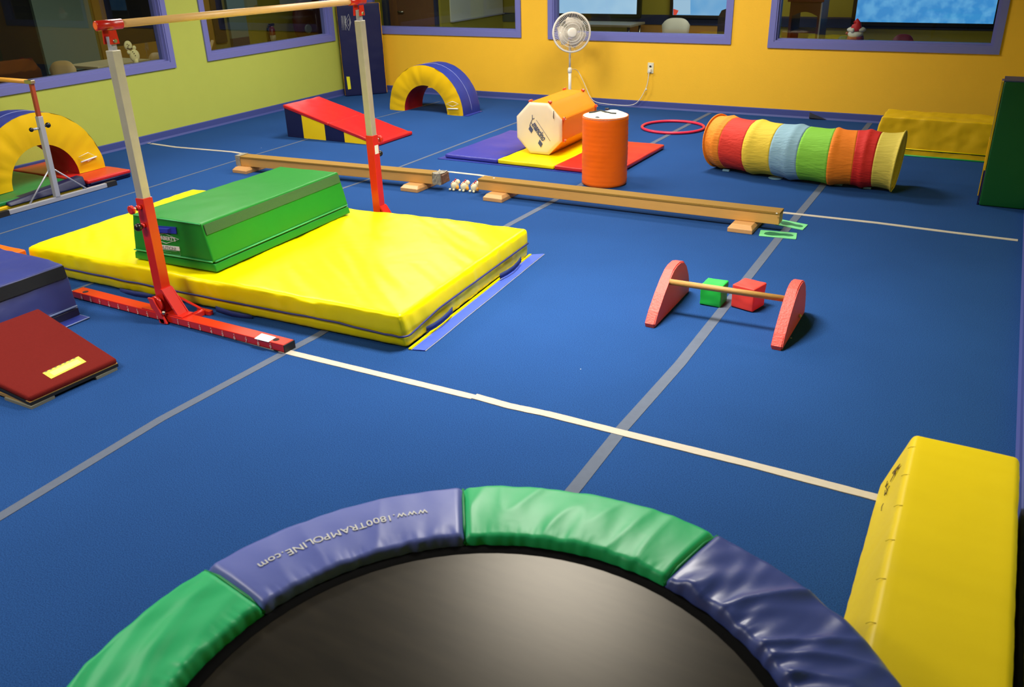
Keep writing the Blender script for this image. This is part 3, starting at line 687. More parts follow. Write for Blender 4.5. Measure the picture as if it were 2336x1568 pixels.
for k in range(3):
    tube('label_small_print', [PF(354, 568+2.6*k), PF(404-12*k, 574+2.6*k)], .0009, MATS['pale_green_print'], r, 4)

# blue block, lower left
bt = [G(132, 606, .3), G(130, 598.5, .3)]
x1 = -4.52; bt4 = [V(x1, 1.75, .3), V(x1, 2.80, .3), V(x1-.66, 2.82, .3), V(x1-.66, 1.75, .3)]
bb4 = [V(x1+.09, 1.68, 0), V(x1+.09, 2.77, 0), V(x1-.75, 2.86, 0), V(x1-.75, 1.68, 0)]
r, m5 = trapezoid('trapezoid_block', bb4, bt4, V(x1-.3, 2.3, 0), 'royal blue trapezoid block with a black velcro band behind the maroon springboard', 'foam block', vinyl('block_blue', 44, 56, 132, .42, .3, 7, spec=.6), NAVY, .17, seed=5, amp=.009)
patch('velcro_band', [m5[0], m5[1], bt4[1], bt4[0]], .0, .99, .68, .95, .012, VELB, r)
tube('edge_piping', [lerp(m5[0], m5[1], .0)+V(.008, 0, .004), m5[1]+V(.008, -.01, .004)], .006, mat('pale_binding', srgb(130, 150, 200), .5), r, 8)
box('connector_flap', x1-.4, x1+.17, 2.60, 2.765, .001, .008, BLU, r); tube('flap_binding', [V(x1+.17, 2.2, .006), V(x1+.17, 2.765, .006), V(x1+.05, 2.765, .006)], .004, MATS['pale_binding'], r, 6)
# orange block beyond it
e = G(52, 572, .2)
ob = soft_box('foam_plank', *box_pts(e.x-1.0, e.x, 2.88, e.y+.02, 0, .2), .01, (20, 4, 4), vinyl('bright_orange_vinyl', 255, 110, 20), None, wrinkle(.002))
tag(ob, 'bright orange foam plank between the blue block and the yellow mat', 'foam block')

# maroon springboard
A0 = G(65, 907, .06); B0 = G(266, 818, .06); C0 = G(84, 709, .15); D0 = V(C0.x, A0.y, .15)
C0.x = D0.x = min(C0.x, -4.38)
D0 = V(-4.42, 1.93, .15); C0 = V(-4.40, 2.52, .15)
sb = thing('springboard', ((A0.x+D0.x)/2, 2.2, 0), 'maroon carpet-topped springboard with a yellow label at the left edge', 'springboard')
top = [A0, B0, C0, D0]
soft_box('carpet_top', [p-V(0, 0, .03) for p in top], top, .012, (10, 10, 2), MAROON, sb)
low = [V(A0.x, A0.y, .018), V(B0.x, B0.y, .018), V(C0.x, C0.y, .018), V(D0.x, D0.y, .018)]
up_ = [V(A0.x, A0.y, .034), V(B0.x, B0.y, .034), V(C0.x, C0.y+0, .034), V(D0.x, D0.y, .034)]
hexo('wooden_base', [lerp(p, V(-4.05, 2.2, .0), .02) for p in [V(q.x, q.y, .012) for q in low]], up_, mat('plywood_edge', srgb(206, 160, 80), .5, .1, 30, var=.1), sb)
bm = bmesh.new(); add_hex(bm, [p-V(0, 0, .045) for p in top], [p-V(0, 0, .03) for p in top]); bmk('top_panel', bm, BLACKR, sb)
for f_ in (.12, .85):
    p = lerp(A0, B0, f_); box('rubber_foot', p.x-.2, p.x+.004, p.y-.06, p.y+.06, 0, .014, mat('grey_rubber', srgb(120, 120, 105), .7), sb)
box('spring_block', -4.36, -4.30, 2.0, 2.4, .034, .105, BLACKR, sb)
nn_ = (B0-A0).cross(D0-A0).normalized(); nn_ = nn_ if nn_.z > 0 else -nn_
lab = [PL(x_, y_, A0, nn_) for x_, y_ in ((117, 865), (197, 826), (179, 814), (97, 852))]
hexo('warning_label', [p for p in lab], [p+nn_*.002 for p in lab], mat('label_yellow', srgb(250, 222, 80), .5), sb)
li = [lerp(lerp(lab[0], lab[1], a), lerp(lab[3], lab[2], a), b) for a, b in ((.12, .16), (.9, .16), (.9, .72), (.12, .72))]
wl_ = [o for o in sb.children if o.name.startswith('warning_label')][0]
hexo('label_text_block', [p+nn_*.002 for p in li], [p+nn_*.0026 for p in li], mat('label_pale', srgb(248, 214, 130), .5), wl_)
for k in range(7):
    a = lerp(lab[3], lab[2], .06+.13*k); b = lerp(lab[3], lab[2], .12+.13*k); dd = (lab[0]-lab[3])*.09
    hexo('label_mark', [a, b, b+dd, a+dd], [p+nn_*.0028 for p in (a, b, b+dd, a+dd)], mat('label_grey', srgb(110, 120, 90), .5), wl_)

# ------------------------------------------------------------------ high bar
P1 = G(168, 681); P2 = G(649, 807); dB = (P2-P1).normalized(); nB = V(-dB.y, dB.x, 0)
hb = thing('high_bar', ((P1.x+P2.x)/2, 3.9, 0), 'red and steel horizontal bar frame standing over the yellow mat', 'horizontal bar')
def base_beam(p1, p2, nvec, w_=.078, h_=.048):
    b = [p1, p2, p2+nvec*w_, p1+nvec*w_]; return [q+V(0, 0, .006) for q in b], [q+V(0, 0, h_) for q in b]
bb = base_beam(P1, P2, nB); nb_ = hexo('base_beam', *bb, REDM, hb, .004)
for q_, s_ in ((P1, -1), (P2, 1)):
    b = [q_+dB*s_*.0, q_+dB*s_*.006, q_+dB*s_*.006+nB*.078, q_+nB*.078]
    hexo('end_cap', [p+V(0, 0, .002) for p in b], [p+V(0, 0, .046) for p in b], BLACKR, hb)
    f_ = q_-dB*s_*.06; bm = bmesh.new(); add_tube(bm, [f_+nB*.039+V(0, 0, 0), f_+nB*.039+V(0, 0, .006)], .042, 16); bmk('rubber_pad', bm, BLACKR, hb)
for px, py in ((195, 666), (630, 775)):
    c_ = G(px, py, .0485); tube('bolt_hole', [c_+V(0, 0, -.004), c_+V(0, 0, .0006)], .017, mat('hole_black', srgb(30, 8, 6), .8), nb_, 16)
lb = [G(x_, y_, .0485) for x_, y_ in ((580, 773), (612, 781), (630, 770), (597, 761))]
hexo('paper_label', lb, [p+V(0, 0, .0012) for p in lb], WHITE, nb_)
# scale numbers on the front face
nf = -nB
def numpx(x_, y_): return PL(x_, y_, P1, nf)+nf*.0015
ctr = .5
cN = numpx(399, 730); pitch_r = (numpx(618, 792)-numpx(408, 741)).length/8; 
ink = mat('pale_pink_print', srgb(240, 190, 180), .6)
for k in range(9):
    c_ = lerp(numpx(408, 741), numpx(618, 792), k/8); text_obj('scale_number', str(k+1), .030, V(c_.x, c_.y, .010)+nf*.001, dB, V(0, 0, 1), ink, nb_, .0004, bold=.0006)
    t_ = V(c_.x, c_.y, .0365)+nf*.001; mk('scale_tick', [t_-dB*.005, t_+dB*.005, t_+V(0, 0, .007)], [(0, 1, 2)], ink, nb_)
    c_ = lerp(numpx(359, 720), numpx(187, 678), k/8); text_obj('scale_number', str(k+1), .030, V(c_.x, c_.y, .010)+nf*.001, dB, V(0, 0, 1), ink, nb_, .0004, bold=.0006)
    t_ = V(c_.x, c_.y, .0365)+nf*.001; mk('scale_tick', [t_-dB*.005, t_+dB*.005, t_+V(0, 0, .007)], [(0, 1, 2)], ink, nb_)
def post(bx, by, tx, ty, ztop, side, label_patch=False):
    """square telescoping upright: red sleeve, steel tube, pins; side -1 = near upright"""
    b = V(bx, by, 0); t = V(tx, ty, ztop); P = lambda z_: lerp(b, t, z_/ztop)
    W = .062
    sqtube('lower_sleeve', P(.055), P(.70), W, W, REDM, hb, bevel=.003)
    sqtube('steel_post', P(.60), P(ztop-.11), .052, .052, SILV, hb, bevel=.004)
    sqtube('top_tongue', P(ztop-.115), P(ztop-.045), .03, .03, GREYM, hb)
    for dx in (-.024, .024):
        p = P(ztop-.05)+V(dx, 0, 0); prism('yoke_plate', [p+V(-.004, -.026, -.03), p+V(-.004, .026, -.03), p+V(-.004, .02, .035), p+V(-.004, -.02, .035)], V(0, 0, 0), V(.008, 0, 0), REDM, hb)
    for dy in (-1, 1): pass
    p = P(ztop-.065); tube('yoke_bolt', [p+V(-.036, 0, 0), p+V(.036, 0, 0)], .009, CHROME, hb, 10)
    # pop pins, on the outward side
    n_ = V(0, side, 0)
    q = P(.655); ps_ = tube('pin_stub', [q+n_*.03, q+n_*.058], .014, REDM, hb, 12); tube('pin_shaft', [q+n_*.055, q+n_*.085], .009, CHROME, ps_, 10)
    tube('pull_knob', [q+n_*.08, q+n_*.084, q+n_*.098, q+n_*.10], [.018, .024, .024, .018], REDM, ps_, 18)
    q = P(.555); tube('pin_stub', [q+n_*.03, q+n_*.05], .014, REDM, hb, 12); ball('lock_knob', q+n_*.072, .022, BLACK, hb)
    # foot bracket: plate, slanted gusset, pivot disc, lever
    pl_ = [V(bx-.16, by-.043, .048), V(bx+.17, by-.043, .048), V(bx+.17, by+.040, .048), V(bx-.16, by+.040, .048)]
    hexo('foot_plate', pl_, [p+V(0, 0, .007) for p in pl_], REDM, hb, .002)
    prism('gusset_plate', [V(bx+.02, by+.032, .19), V(bx+.04, by+.032, .19), V(bx+.135, by+.032, .054), V(bx-.03, by+.032, .054)], V(0, 0, 0), V(0, .006, 0), REDM, hb)
    g = [V(bx+.022, by-.034, .195), V(bx+.115, by-.034, .054)]
    for q0, q1 in (g,):
        hexo('gusset_bar', [q1+V(0, 0, 0), q1+V(.014, 0, 0), q1+V(.014, .07, 0), q1+V(0, .07, 0)], [q0, q0+V(.014, 0, .0), q0+V(.014, .07, 0), q0+V(0, .07, 0)], REDM, hb)
    c_ = V(bx-.012, by+side*.036, .105); tube('pivot_disc', [c_, c_+V(0, side*.022, 0)], .047, REDM, hb, 24)
    l_ = V(bx-.04, by+side*.06, 0); hexo('lever', *box_pts(l_.x-.002+.05, l_.x+.038+.05, min(l_.y, l_.y+side*.012), max(l_.y, l_.y+side*.012), .004, .03), REDM, hb)
    q0 = V(bx+.045, by+side*.066, .006); q1 = V(bx-.03, by+side*.066, .145)
    hexo('lever_plate', [q0+V(-.022, -.006, 0), q0+V(.022, -.006, 0), q0+V(.022, .006, 0), q0+V(-.022, .006, 0)], [q1+V(-.02, -.006, 0), q1+V(.02, -.006, 0), q1+V(.02, .006, 0), q1+V(-.02, .006, 0)], REDM, hb)
    ball('lever_bolt', V(bx+.05, by+side*.062, .068), .011, CHROME, hb, seg=10)
    # brace towards the mat
    if side < 0:
        a_ = V(bx+.03, by+.03, .15); c_ = V(bx+.13, by+.148, .016)
        sqtube('brace_bar', a_, c_, .018, .012, REDM, hb); box('brace_foot', bx+.09, bx+.19, by+.13, by+.158, .002, .026, REDM, hb); box('cross_foot', bx+.12, bx+.155, by+.04, by+.135, .002, .03, REDM, hb)
    if label_patch:
        q = P(.60); box('post_label', q.x+.0311, q.x+.0325, q.y-.02, q.y+.02, q.z-.03, q.z+.03, WHITE, hb)
pb_ = PL(381, 677, V(0, P1.y+.06, 0), V(0, 1, 0))
post(-3.925, 2.965, -3.982, 3.02, 1.565, -1)
post(-3.80, 4.82, -3.80, 4.80, 1.565, 1, True)
box('base_beam', -4.72, -2.88, 4.785, 4.863, .006, .048, REDM, hb, .004)
ra, rb = V(-3.992, 2.955, 1.575), V(-3.795, 4.86, 1.575); dr_ = (rb-ra).normalized()
rl_ = tube('rail', [ra+dr_*.02, rb-dr_*.02], .0200, RAIL, hb, 20)
tube('rail_sleeve', [ra, ra+dr_*.003, ra+dr_*.142], [.021, .0245, .0245], REDM, rl_, 20); tube('rail_sleeve', [rb-dr_*.142, rb], .0245, REDM, rl_, 20)
tube('rail_end_cap', [ra-dr_*.001, ra+dr_*.004], .017, mat('orange_cap', srgb(250, 110, 40), .5), rl_, 20)

# ------------------------------------------------------------------ low bar by the lime wall
q0, q1 = G(2, 497), G(265, 422); d_ = (q1-q0).normalized()
kb = thing('training_bar', (q0.x, 4.4, 0), 'small grey-framed training bar with a red-brown upper post at the left edge', 'horizontal bar')
a_, b_ = G(20, 491), G(243, 428)
sqtube('base_beam', a_+V(0, 0, .022), b_+V(0, 0, .022), .036, .036, GREYM, kb, V(0, 0, 1), .003)
sqtube('rubber_end', a_-d_*.09+V(0, 0, .022), a_+V(0, 0, .022), .043, .043, BLACKR, kb, V(0, 0, 1)); sqtube('rubber_end', b_+V(0, 0, .022), b_+d_*.1+V(0, 0, .022), .043, .043, BLACKR, kb, V(0, 0, 1))
pb0 = lerp(a_, b_, .48); pb0.z = .04; pt0 = V(pb0.x-.015, pb0.y+.04, .965)
sqtube('lower_post', pb0, lerp(pb0, pt0, .72), .042, .042, GREYM, kb, bevel=.003); sqtube('upper_post', lerp(pb0, pt0, .70), pt0, .030, .030, mat('red_brown_enamel', srgb(160, 66, 38), .4), kb, bevel=.002)
for s_ in (-1, 1): tube('brace_rod', [lerp(pb0, pt0, .27), lerp(a_, b_, .5+s_*.29)+V(0, 0, .04)], .0065, GREYM, kb, 8)
k_ = lerp(pb0, pt0, .62); tube('pin_stub', [k_+V(0, -.02, 0), k_+V(0, -.075, 0)], .010, GREYM, kb, 10); ball('lock_knob', k_+V(0, -.09, 0), .018, BLACK, kb)
tube('pin_stub', [k_+V(0, .02, 0.01), k_+V(0, .05, .01)], .010, BLACK, kb, 10); ball('pull_knob', k_+V(0, .062, .01), .022, BLACK, kb)
box('top_clamp', pt0.x-.06, pt0.x+.025, pt0.y-.02, pt0.y+.02, pt0.z-.004, pt0.z+.026, CHROME, kb, .004)
tube('rail', [pt0+V(-.05, 0, .012), V(LX+.03, pt0.y, pt0.z+.012)], .0185, mat('orange_rail_wood', srgb(232, 166, 60), .4, var=.1), kb, 16)
tube('wall_flange', [V(LX+.03, pt0.y, pt0.z+.012), V(LX+.005, pt0.y, pt0.z+.012)], [.03, .05], GREYM, kb, 16)

# ------------------------------------------------------------------ half arches
def arch(cl, xdir, depth, ro, ri, label, loc, logo_px=None, seed=0, flap=True, ms=None):
    """half ring: cl = centre of the front foot line, xdir along the front, depth = vector to the back"""
    up3 = V(0, 0, 1); r = thing('foam_arch', loc, label, 'foam arch')
    n_ = depth.normalized(); NA, NR, ND = 56, 8, 10
    def P(a, rr, d): return cl+xdir*(-cos(a))*rr+up3*sin(a)*rr+depth*d
    pts = {}
    def wr(a, rr, k): return noise.noise(V(a*7+seed, (rr-ri)*3, k))
    # front face and back face with radial puckers
    for nm, d0, sg in (('front_face', 0, -1), ('back_face', 1, 1)):
        vs = []; fs = []
        for i in range(NA+1):
            a = pi*i/NA
            for j in range(NR+1):
                t = j/NR; rr = lerp(ri, ro, t); bul = sin(pi*t)
                dd = sg*(.012*bul+.011*wr(a, rr, d0*5)*min(1, t*2+.3)); vs.append(P(a, rr, d0)+n_*dd)
        for i in range(NA):
            for j in range(NR): k = i*(NR+1)+j; fs.append((k, k+1, k+NR+2, k+NR+1))
        mk(nm, vs, fs, YELD, r, True)
    for nm, rr0, sg, m_ in (('outer_band', ro, 1, BLU), ('inner_band', ri, -1, REDD)):
        vs = []; fs = []
        for i in range(NA+1):
            a = pi*i/NA
            for j in range(ND+1):
                t = j/ND; e = .003*noise.noise(V(a*9+seed, t*3, 9*sg))+sg*.006*abs(sin(pi*t*2))**.5*.6
                vs.append(P(a, rr0+e, t))
        for i in range(NA):
            for j in range(ND): k = i*(ND+1)+j; fs.append((k, k+1, k+ND+2, k+ND+1))
        mk(nm, vs, fs, m_, r, True)
    for s_ in (0, 1):
        a = pi*s_; q = [P(a, ri, 0), P(a, ro, 0), P(a, ro, 1), P(a, ri, 1)]
        hexo('foot_pad', [p+V(0, 0, .0) for p in q], [p+V(0, 0, .006) for p in q], YELD, r)
    tube('centre_seam', [P(pi*(.02+.96*i/48), ro+.0035, .5) for i in range(49)], .0022, mat('pale_stitch', srgb(150, 160, 210), .7), r, 5)
    if logo_px:
        (x0_, y0_), (x1_, y1_), (w_, h_) = logo_px
        nf_ = -n_; f3 = lambda x_, y_: PL(x_, y_, cl-n_*.014, n_)-n_*.010
        tube('diamond_emblem', [f3(x0_-w_/2, y0_), f3(x0_, y0_-h_/2), f3(x0_+w_/2, y0_), f3(x0_, y0_+h_/2)], .003, WHITE, r, 4, closed=True)
        tube('brand_bar', [f3(x1_-w_/2.4, y1_), f3(x1_+w_/2.4, y1_+(.3 if seed == 2 else -13)*1)], .0075, WHITE, r, 6)
    return r, P
c1 = (G(890, 250)+G(1057, 265))/2; xd_ = (G(1057, 265)-G(890, 250)); ro1 = xd_.length/2; xd_.normalize()
dp1 = V(-xd_.y, xd_.x, 0)*.37
r, P = arch(c1, xd_, dp1, ro1, .33, 'yellow and blue foam arch near the back corner', c1, ((1033, 237), (1034, 248), (28, 12)), 2)
q = [P(pi, ro1-.02, .0), P(pi, ro1+.07, .0), P(pi, ro1+.05, .95), P(pi, ro1-.02, .95)]; hexo('connector_flap', [p+V(0, 0, .001) for p in q], [p+V(0, 0, .006) for p in q], BLU, r)
f1 = G(233, 386, .085); f0 = G(-4, 452, .085)
cl2 = V(-7.27, 4.56, .074); xd2 = V(0, 1, 0)
r, P = arch(cl2, xd2, V(-.36, 0, 0), .60, .325, 'large yellow and blue foam arch standing on folding mats by the lime wall', cl2, ((199, 358), (201, 370), (42, 20)), 9)

# mats beneath that arch
rm = thing('folding_mat', (-7.4, 4.95, 0), 'folded red mat with navy layers under the right foot of the left arch', 'mat')
for i in range(2):
    m_ = NAVY if i == 0 else RED
    soft_box('panel', *box_pts(-8.06, -6.98+.01*i, 4.74, 5.20, .036*i+.001, .036*(i+1)), .012, (20, 10, 1), m_, rm, wrinkle(.002, (9, 9, 4), i))
tube('hinge_edge', [V(-6.97, 4.76, .036), V(-6.97, 5.18, .036)], .008, NAVY, rm, 8)
gm = thing('folding_mat', (-7.4, 4.3, 0), 'green-topped folding mat with navy edge under the left arch, nearest the frame edge', 'mat')
soft_box('lower_panel', *box_pts(-8.06, -7.0, 3.6, 4.70, .001, .034), .01, (20, 20, 1), YELD, gm, wrinkle(.002))
soft_box('green_panel', [V(-8.06, 3.55, .036), V(-7.02, 3.55, .036), V(-7.02, 4.71, .036), V(-8.06, 4.71, .036)], [V(-8.06, 3.55, .07), V(-7.02, 3.55, .07), V(-7.02, 4.71, .07), V(-8.06, 4.71, .07)], .012, (20, 20, 1), vinyl('mat_green', 20, 120, 62), gm, wrinkle(.003))
soft_box('hinge_fold', [V(-7.09, 4.0, .03), V(-6.97, 4.0, .03), V(-6.97, 4.72, .03), V(-7.09, 4.72, .03)], [V(-7.09, 4.0, .06), V(-7.0, 4.0, .06), V(-7.0, 4.73, .115), V(-7.09, 4.73, .115)], .012, (4, 14, 2), NAVY, gm, wrinkle(.003))

# ------------------------------------------------------------------ red wedge
a0 = G(657, 312); a1 = V(-5.64, a0.y+.01, 0); hh = .34; yb = 7.79
wg = thing('wedge_mat', (-6.2, 7.5, 0), 'red-topped incline wedge with navy and yellow side panels', 'wedge')
xs = [a0.x, PY(694, 318, a0.y).x, PY(744, 322, a0.y).x, PY(787, 327, a0.y).x, a1.x-.01]
zf = lambda x_: .035+(hh-.035)*(1-(x_-a0.x)/(a1.x-a0.x))
for yy, sg in ((a0.y, -1), (yb, 1)):
    for i in range(4):
        m_ = NAVY if i % 2 == 0 else vinyl('wedge_yellow', 250, 212, 12)
        xa, xb = xs[i], xs[i+1]; vs = [V(xa, yy, 0), V(xb, yy, 0), V(xb, yy, zf(xb)-.004), V(xa, yy, zf(xa)-.004)]
        hexo('side_panel', vs[:2]+[vs[1]+V(0, -sg*.05, 0), vs[0]+V(0, -sg*.05, 0)], [vs[3], vs[2], vs[2]+V(0, -sg*.05, 0), vs[3]+V(0, -sg*.05, 0)], m_, wg, .002)
tz = V(0, 0, .012)
def wedge_top(xa, xb, sd):
    b = [V(xa, a0.y-.006, zf(xa)-.03), V(xb, a0.y-.006, zf(xb)-.03), V(xb, yb, zf(xb)-.03), V(xa, yb, zf(xa)-.03)]; t = [p+V(0, 0, .036) for p in b]
    soft_box('slope_panel', b, t, .010, (20, 18, 1), RED, wg, lambda p, n, l: (.0035*noise.noise(V(p.x*4+p.y*9, p.y*3, sd))+.002*noise.noise(V(p.x*10, p.y*22, sd))) if n.z > .3 else 0)
xm = lerp(a0.x, a1.x, .5); wedge_top(a0.x-.01, xm, 1); wedge_top(xm+.002, a1.x+.03, 4)
box('back_panel', a0.x+.0, a0.x+.05, a0.y+.05, yb-.05, .0, hh-.03, NAVY, wg)
soft_box('toe_strip', *box_pts(a1.x-.02, a1.x+.06, a0.y-.004, yb, .002, .042), .014, (2, 18, 1), vinyl('red_toe', 214, 32, 34), wg)
hexo('core', [V(a0.x+.05, a0.y+.05, .002), V(a1.x-.03, a0.y+.05, .002), V(a1.x-.03, yb-.05, .002), V(a0.x+.05, yb-.05, .002)], [V(a0.x+.05, a0.y+.05, hh-.06), V(a1.x-.03, a0.y+.05, .02), V(a1.x-.03, yb-.05, .02), V(a0.x+.05, yb-.05, hh-.06)], NAVY, wg)

# ------------------------------------------------------------------ navy panel mat leaning in the corner
c0 = G(786, 216); c1_ = G(882, 211); c0 = V(-8.02, 9.66, 0); c1_ = V(-7.625, 10.085, 0)
dd = (c1_-c0).normalized(); nn2 = V(dd.y, -dd.x, 0)   # faces the room
cm = thing('folding_mat', ((c0.x+c1_.x)/2, (c0.y+c1_.y)/2, 0), 'navy folding mat stood on end in the back corner', 'mat')
HT = 1.2
for i, m_ in enumerate((NAVY, vinyl('mat_gold', 248, 178, 20), NAVY)):
    w0, w1_ = ((-.0, .035), (-.05, -.002), (-.078, -.052))[i]; e = .0 if i != 1 else .012
    b = [c0+nn2*w0, c1_+nn2*w0, c1_+nn2*w1_, c0+nn2*w1_] if True else 0
    b = [c0+nn2*w1_, c1_+dd*e+nn2*w1_, c1_+dd*e+nn2*w0, c0+nn2*w0]
    soft_box('panel', [p+V(0, 0, .004) for p in b], [p+V(0, 0, HT)+nn2*-.012 for p in b], .010, (14, 2, 40), m_, cm, wrinkle(.003, (5, 5, 9), i))
fq = c0+nn2*.036; 
def PC(x_, y_): return PL(x_, y_, fq, nn2)+nn2*.003
tube('diamond_emblem', [PC(787, 51), PC(795, 32), PC(800, 51), PC(796, 70)], .0028, WHITE, cm, 4, closed=True); tube('diamond_emblem_inner', [PC(791, 51), PC(795, 42), PC(798, 51), PC(795, 60)], .002, WHITE, cm, 4, closed=True)
for k in range(5):
    tube('brand_lines', [PC(778.5+2.2*k, 36), PC(780.5+2.2*k, 69)], .003 if k == 4 else .0013, WHITE, cm, 4)
lb = [PC(790, 175), PC(797.5, 175), PC(801, 203), PC(794, 204)]; hexo('warning_label', [p-nn2*.002 for p in lb], lb, vinyl('label_lime', 226, 220, 40), cm)

# ------------------------------------------------------------------ three-colour folding mat, octagon, cylinder, hoop
zt_ = .045
Aq, Bq, Cq, Dq = G(1014, 351, zt_), G(1404, 393, zt_), G(1517, 330, zt_), G(1163, 297, zt_)
fm = thing('folding_mat', ((Aq.x+Cq.x)/2, (Aq.y+Cq.y)/2, 0), 'flat folding mat in blue, yellow and red panels under the octagonal roller', 'mat')
fr = [0, (G(1132, 365, zt_).x-Aq.x)/(Bq.x-Aq.x), (G(1263, 378, zt_).x-Aq.x)/(Bq.x-Aq.x), 1]
for i, m_ in enumerate((BLUV, YEL, RED)):
    u0_, u1_ = fr[i]+.002, fr[i+1]-.002
    t4 = [lerp(Aq, Bq, u0_), lerp(Aq, Bq, u1_), lerp(Dq, Cq, u1_), lerp(Dq, Cq, u0_)]; b4 = [V(p.x, p.y, .007) for p in t4]
    soft_box('panel', b4, t4, .012, (14, 28, 1), m_, fm, lambda p, n, l, i=i: (.0045*noise.noise(V(p.x*2.5+p.y*5, p.y*1.5-p.x*3, i))) if n.z > .3 else 0)
ex_ = (Bq-Aq).normalized(); ey_ = (Dq-Aq).normalized()
q = [Aq-ex_*.05-ey_*.05, Bq-ey_*.015, Bq+ey_*.3, Aq-ex_*.05+ey_*.3]; q2 = [Aq-ex_*.05-ey_*.05, Aq+ex_*.02-ey_*.05, Dq+ex_*.02, Dq-ex_*.05]
for a, z_ in ((q, .0), (q2, .0012)): hexo('connector_flap', [V(p.x, p.y, .0008+z_) for p in a], [V(p.x, p.y, .0045+z_) for p in a], BLU, fm)
# octagonal roller
oc_ = V(-3.755, 7.29, .285); RO = .262; LN = .80
og = thing('octagon_roller', (oc_.x, oc_.y+.4, .048), 'octagonal orange roller with cream end faces on the three-colour mat', 'foam roller')
ov = [PY(x_, y_, 7.29) for x_, y_ in ((1207, 233), (1251, 237), (1282, 276), (1282, 320), (1253, 356), (1210, 352), (1179, 311), (1179, 265))]
oc_ = sum(ov, V(0, 0, 0))/8; zmin = min(p.z for p in ov); ov = [p+V(0, 0, .049-zmin) for p in ov]; oc_.z += .049-zmin
rad = sum((p-oc_).length for p in ov)/8; a00 = sum(((atan2(p.z-oc_.z, p.x-oc_.x)+pi/4*i-atan2(ov[0].z-oc_.z, ov[0].x-oc_.x)) if False else 0) for i, p in enumerate(ov))
ov = [oc_+V(cos(radians(112.5-45*i)), 0, sin(radians(112.5-45*i)))*rad for i in range(8)]
dz = .049-min(p.z for p in ov); ov = [p+V(0, 0, dz) for p in ov]; oc_.z += dz
LNV = V(.0, LN, 0)
def octface(name, y_off, sg, m_):
    vs = [oc_+LNV*y_off+V(0, sg*.02, 0)]; fs = []
    for rr, of in ((.55, .02), (.86, .017), (.95, .010), (1.0, -.004)):
        for i in range(8):
            for s_ in range(3):
                p = lerp(ov[i], ov[(i+1) % 8], s_/3); vs.append(oc_+(p-oc_)*rr+LNV*y_off+V(0, sg*of, 0))
    n_ = 24
    for i in range(n_): fs.append((0, 1+i, 1+(i+1) % n_))
    for k in range(3):
        for i in range(n_): a = 1+k*n_+i; b = 1+k*n_+(i+1) % n_; fs.append((a, b, b+n_, a+n_))
    o = mk(name, vs, fs, m_, og, True); return o
octface('end_face', 0, -1, CREAM); octface('end_face', 1, 1, CREAM)
for i in range(8):
    a, b = ov[i], ov[(i+1) % 8]; n_ = ((a+b)/2-oc_).normalized()
    soft_box('side_panel', [a-n_*.02, b-n_*.02, b-n_*.02+LNV, a-n_*.02+LNV], [a, b, b+LNV, a+LNV], .006, (4, 12, 1), ORG, og, None) if i not in () else None
rcl = mat('tab_red_orange', srgb(236, 84, 40), .5)
for (i, y_) in ((0, .03), (1, .03), (2, .03), (3, .04), (0, .77), (1, .77), (2, .77)):
    p = ov[i]+V(0, y_, 0); n_ = (ov[i]-oc_).normalized()
    s_ = V(n_.z, 0, -n_.x); b = [p-s_*.014-V(0, .02, 0), p+s_*.014-V(0, .02, 0), p+s_*.014+V(0, .02, 0), p-s_*.014+V(0, .02, 0)]
    hexo('webbing_tab', [q_+n_*.0 for q_ in b], [q_+n_*.016 for q_ in b], rcl, og, .004)
    tube('d_ring', [p+n_*.016+(s_*cos(t)+V(0, 1, 0)*sin(t))*.014 for t in [2*pi*k/12 for k in range(12)]], .0025, CHROME, og, 5, closed=True)
tube('strap_cord', [lerp(ov[1], ov[2], .45)+V(0, -.018, 0), lerp(ov[1], ov[2], .45)+V(0, -.026, -.05), lerp(ov[1], ov[2], .45)+V(.002, -.024, -.07)], .0035, mat('dark_cord', srgb(70, 55, 45), .7), og, 6)
# logo, tilted
fo = PY(1231, 300, 7.265); ang = radians(-52); lx = V(cos(ang), 0, sin(ang)); ly = V(-sin(ang), 0, cos(ang))
INK = mat('slate_print', srgb(72, 82, 122), .6)
cLg = PY(1229, 301, 7.268)
text_obj('logo_lettering', 'mancino', .088, cLg-ly*.022+V(0, -.002, 0), lx, ly, INK, og, .0006, bold=.0022, sx=.62)
tube('logo_rule', [cLg-lx*.10+ly*.047, cLg+lx*.135+ly*.047], .0016, INK, og, 4)
for k in (-.068, .093):
    c_ = cLg+lx*k-ly*.055; pts = [c_-lx*.03+ly*.018, c_+lx*.018+ly*.018, c_+lx*.034-ly*.018, c_-lx*.014-ly*.018]
    hexo('logo_parallelogram', [p+V(0, .003, 0) for p in pts], [p-V(0, .002, 0) for p in pts], INK, og)
g_ = cLg-lx*.115+ly*.005
for a, b in (((0, .06), (.0, .02)), ((.0, .02), (-.018, -.015)), ((-.018, -.015), (-.03, -.045)), ((.0, .02), (.022, .03)), ((-.012, -.01), (.006, -.04))):
    tube('logo_gymnast', [g_+V(a[0], 0, a[1]), g_+V(b[0], 0, b[1])], .0028, INK, og, 5)

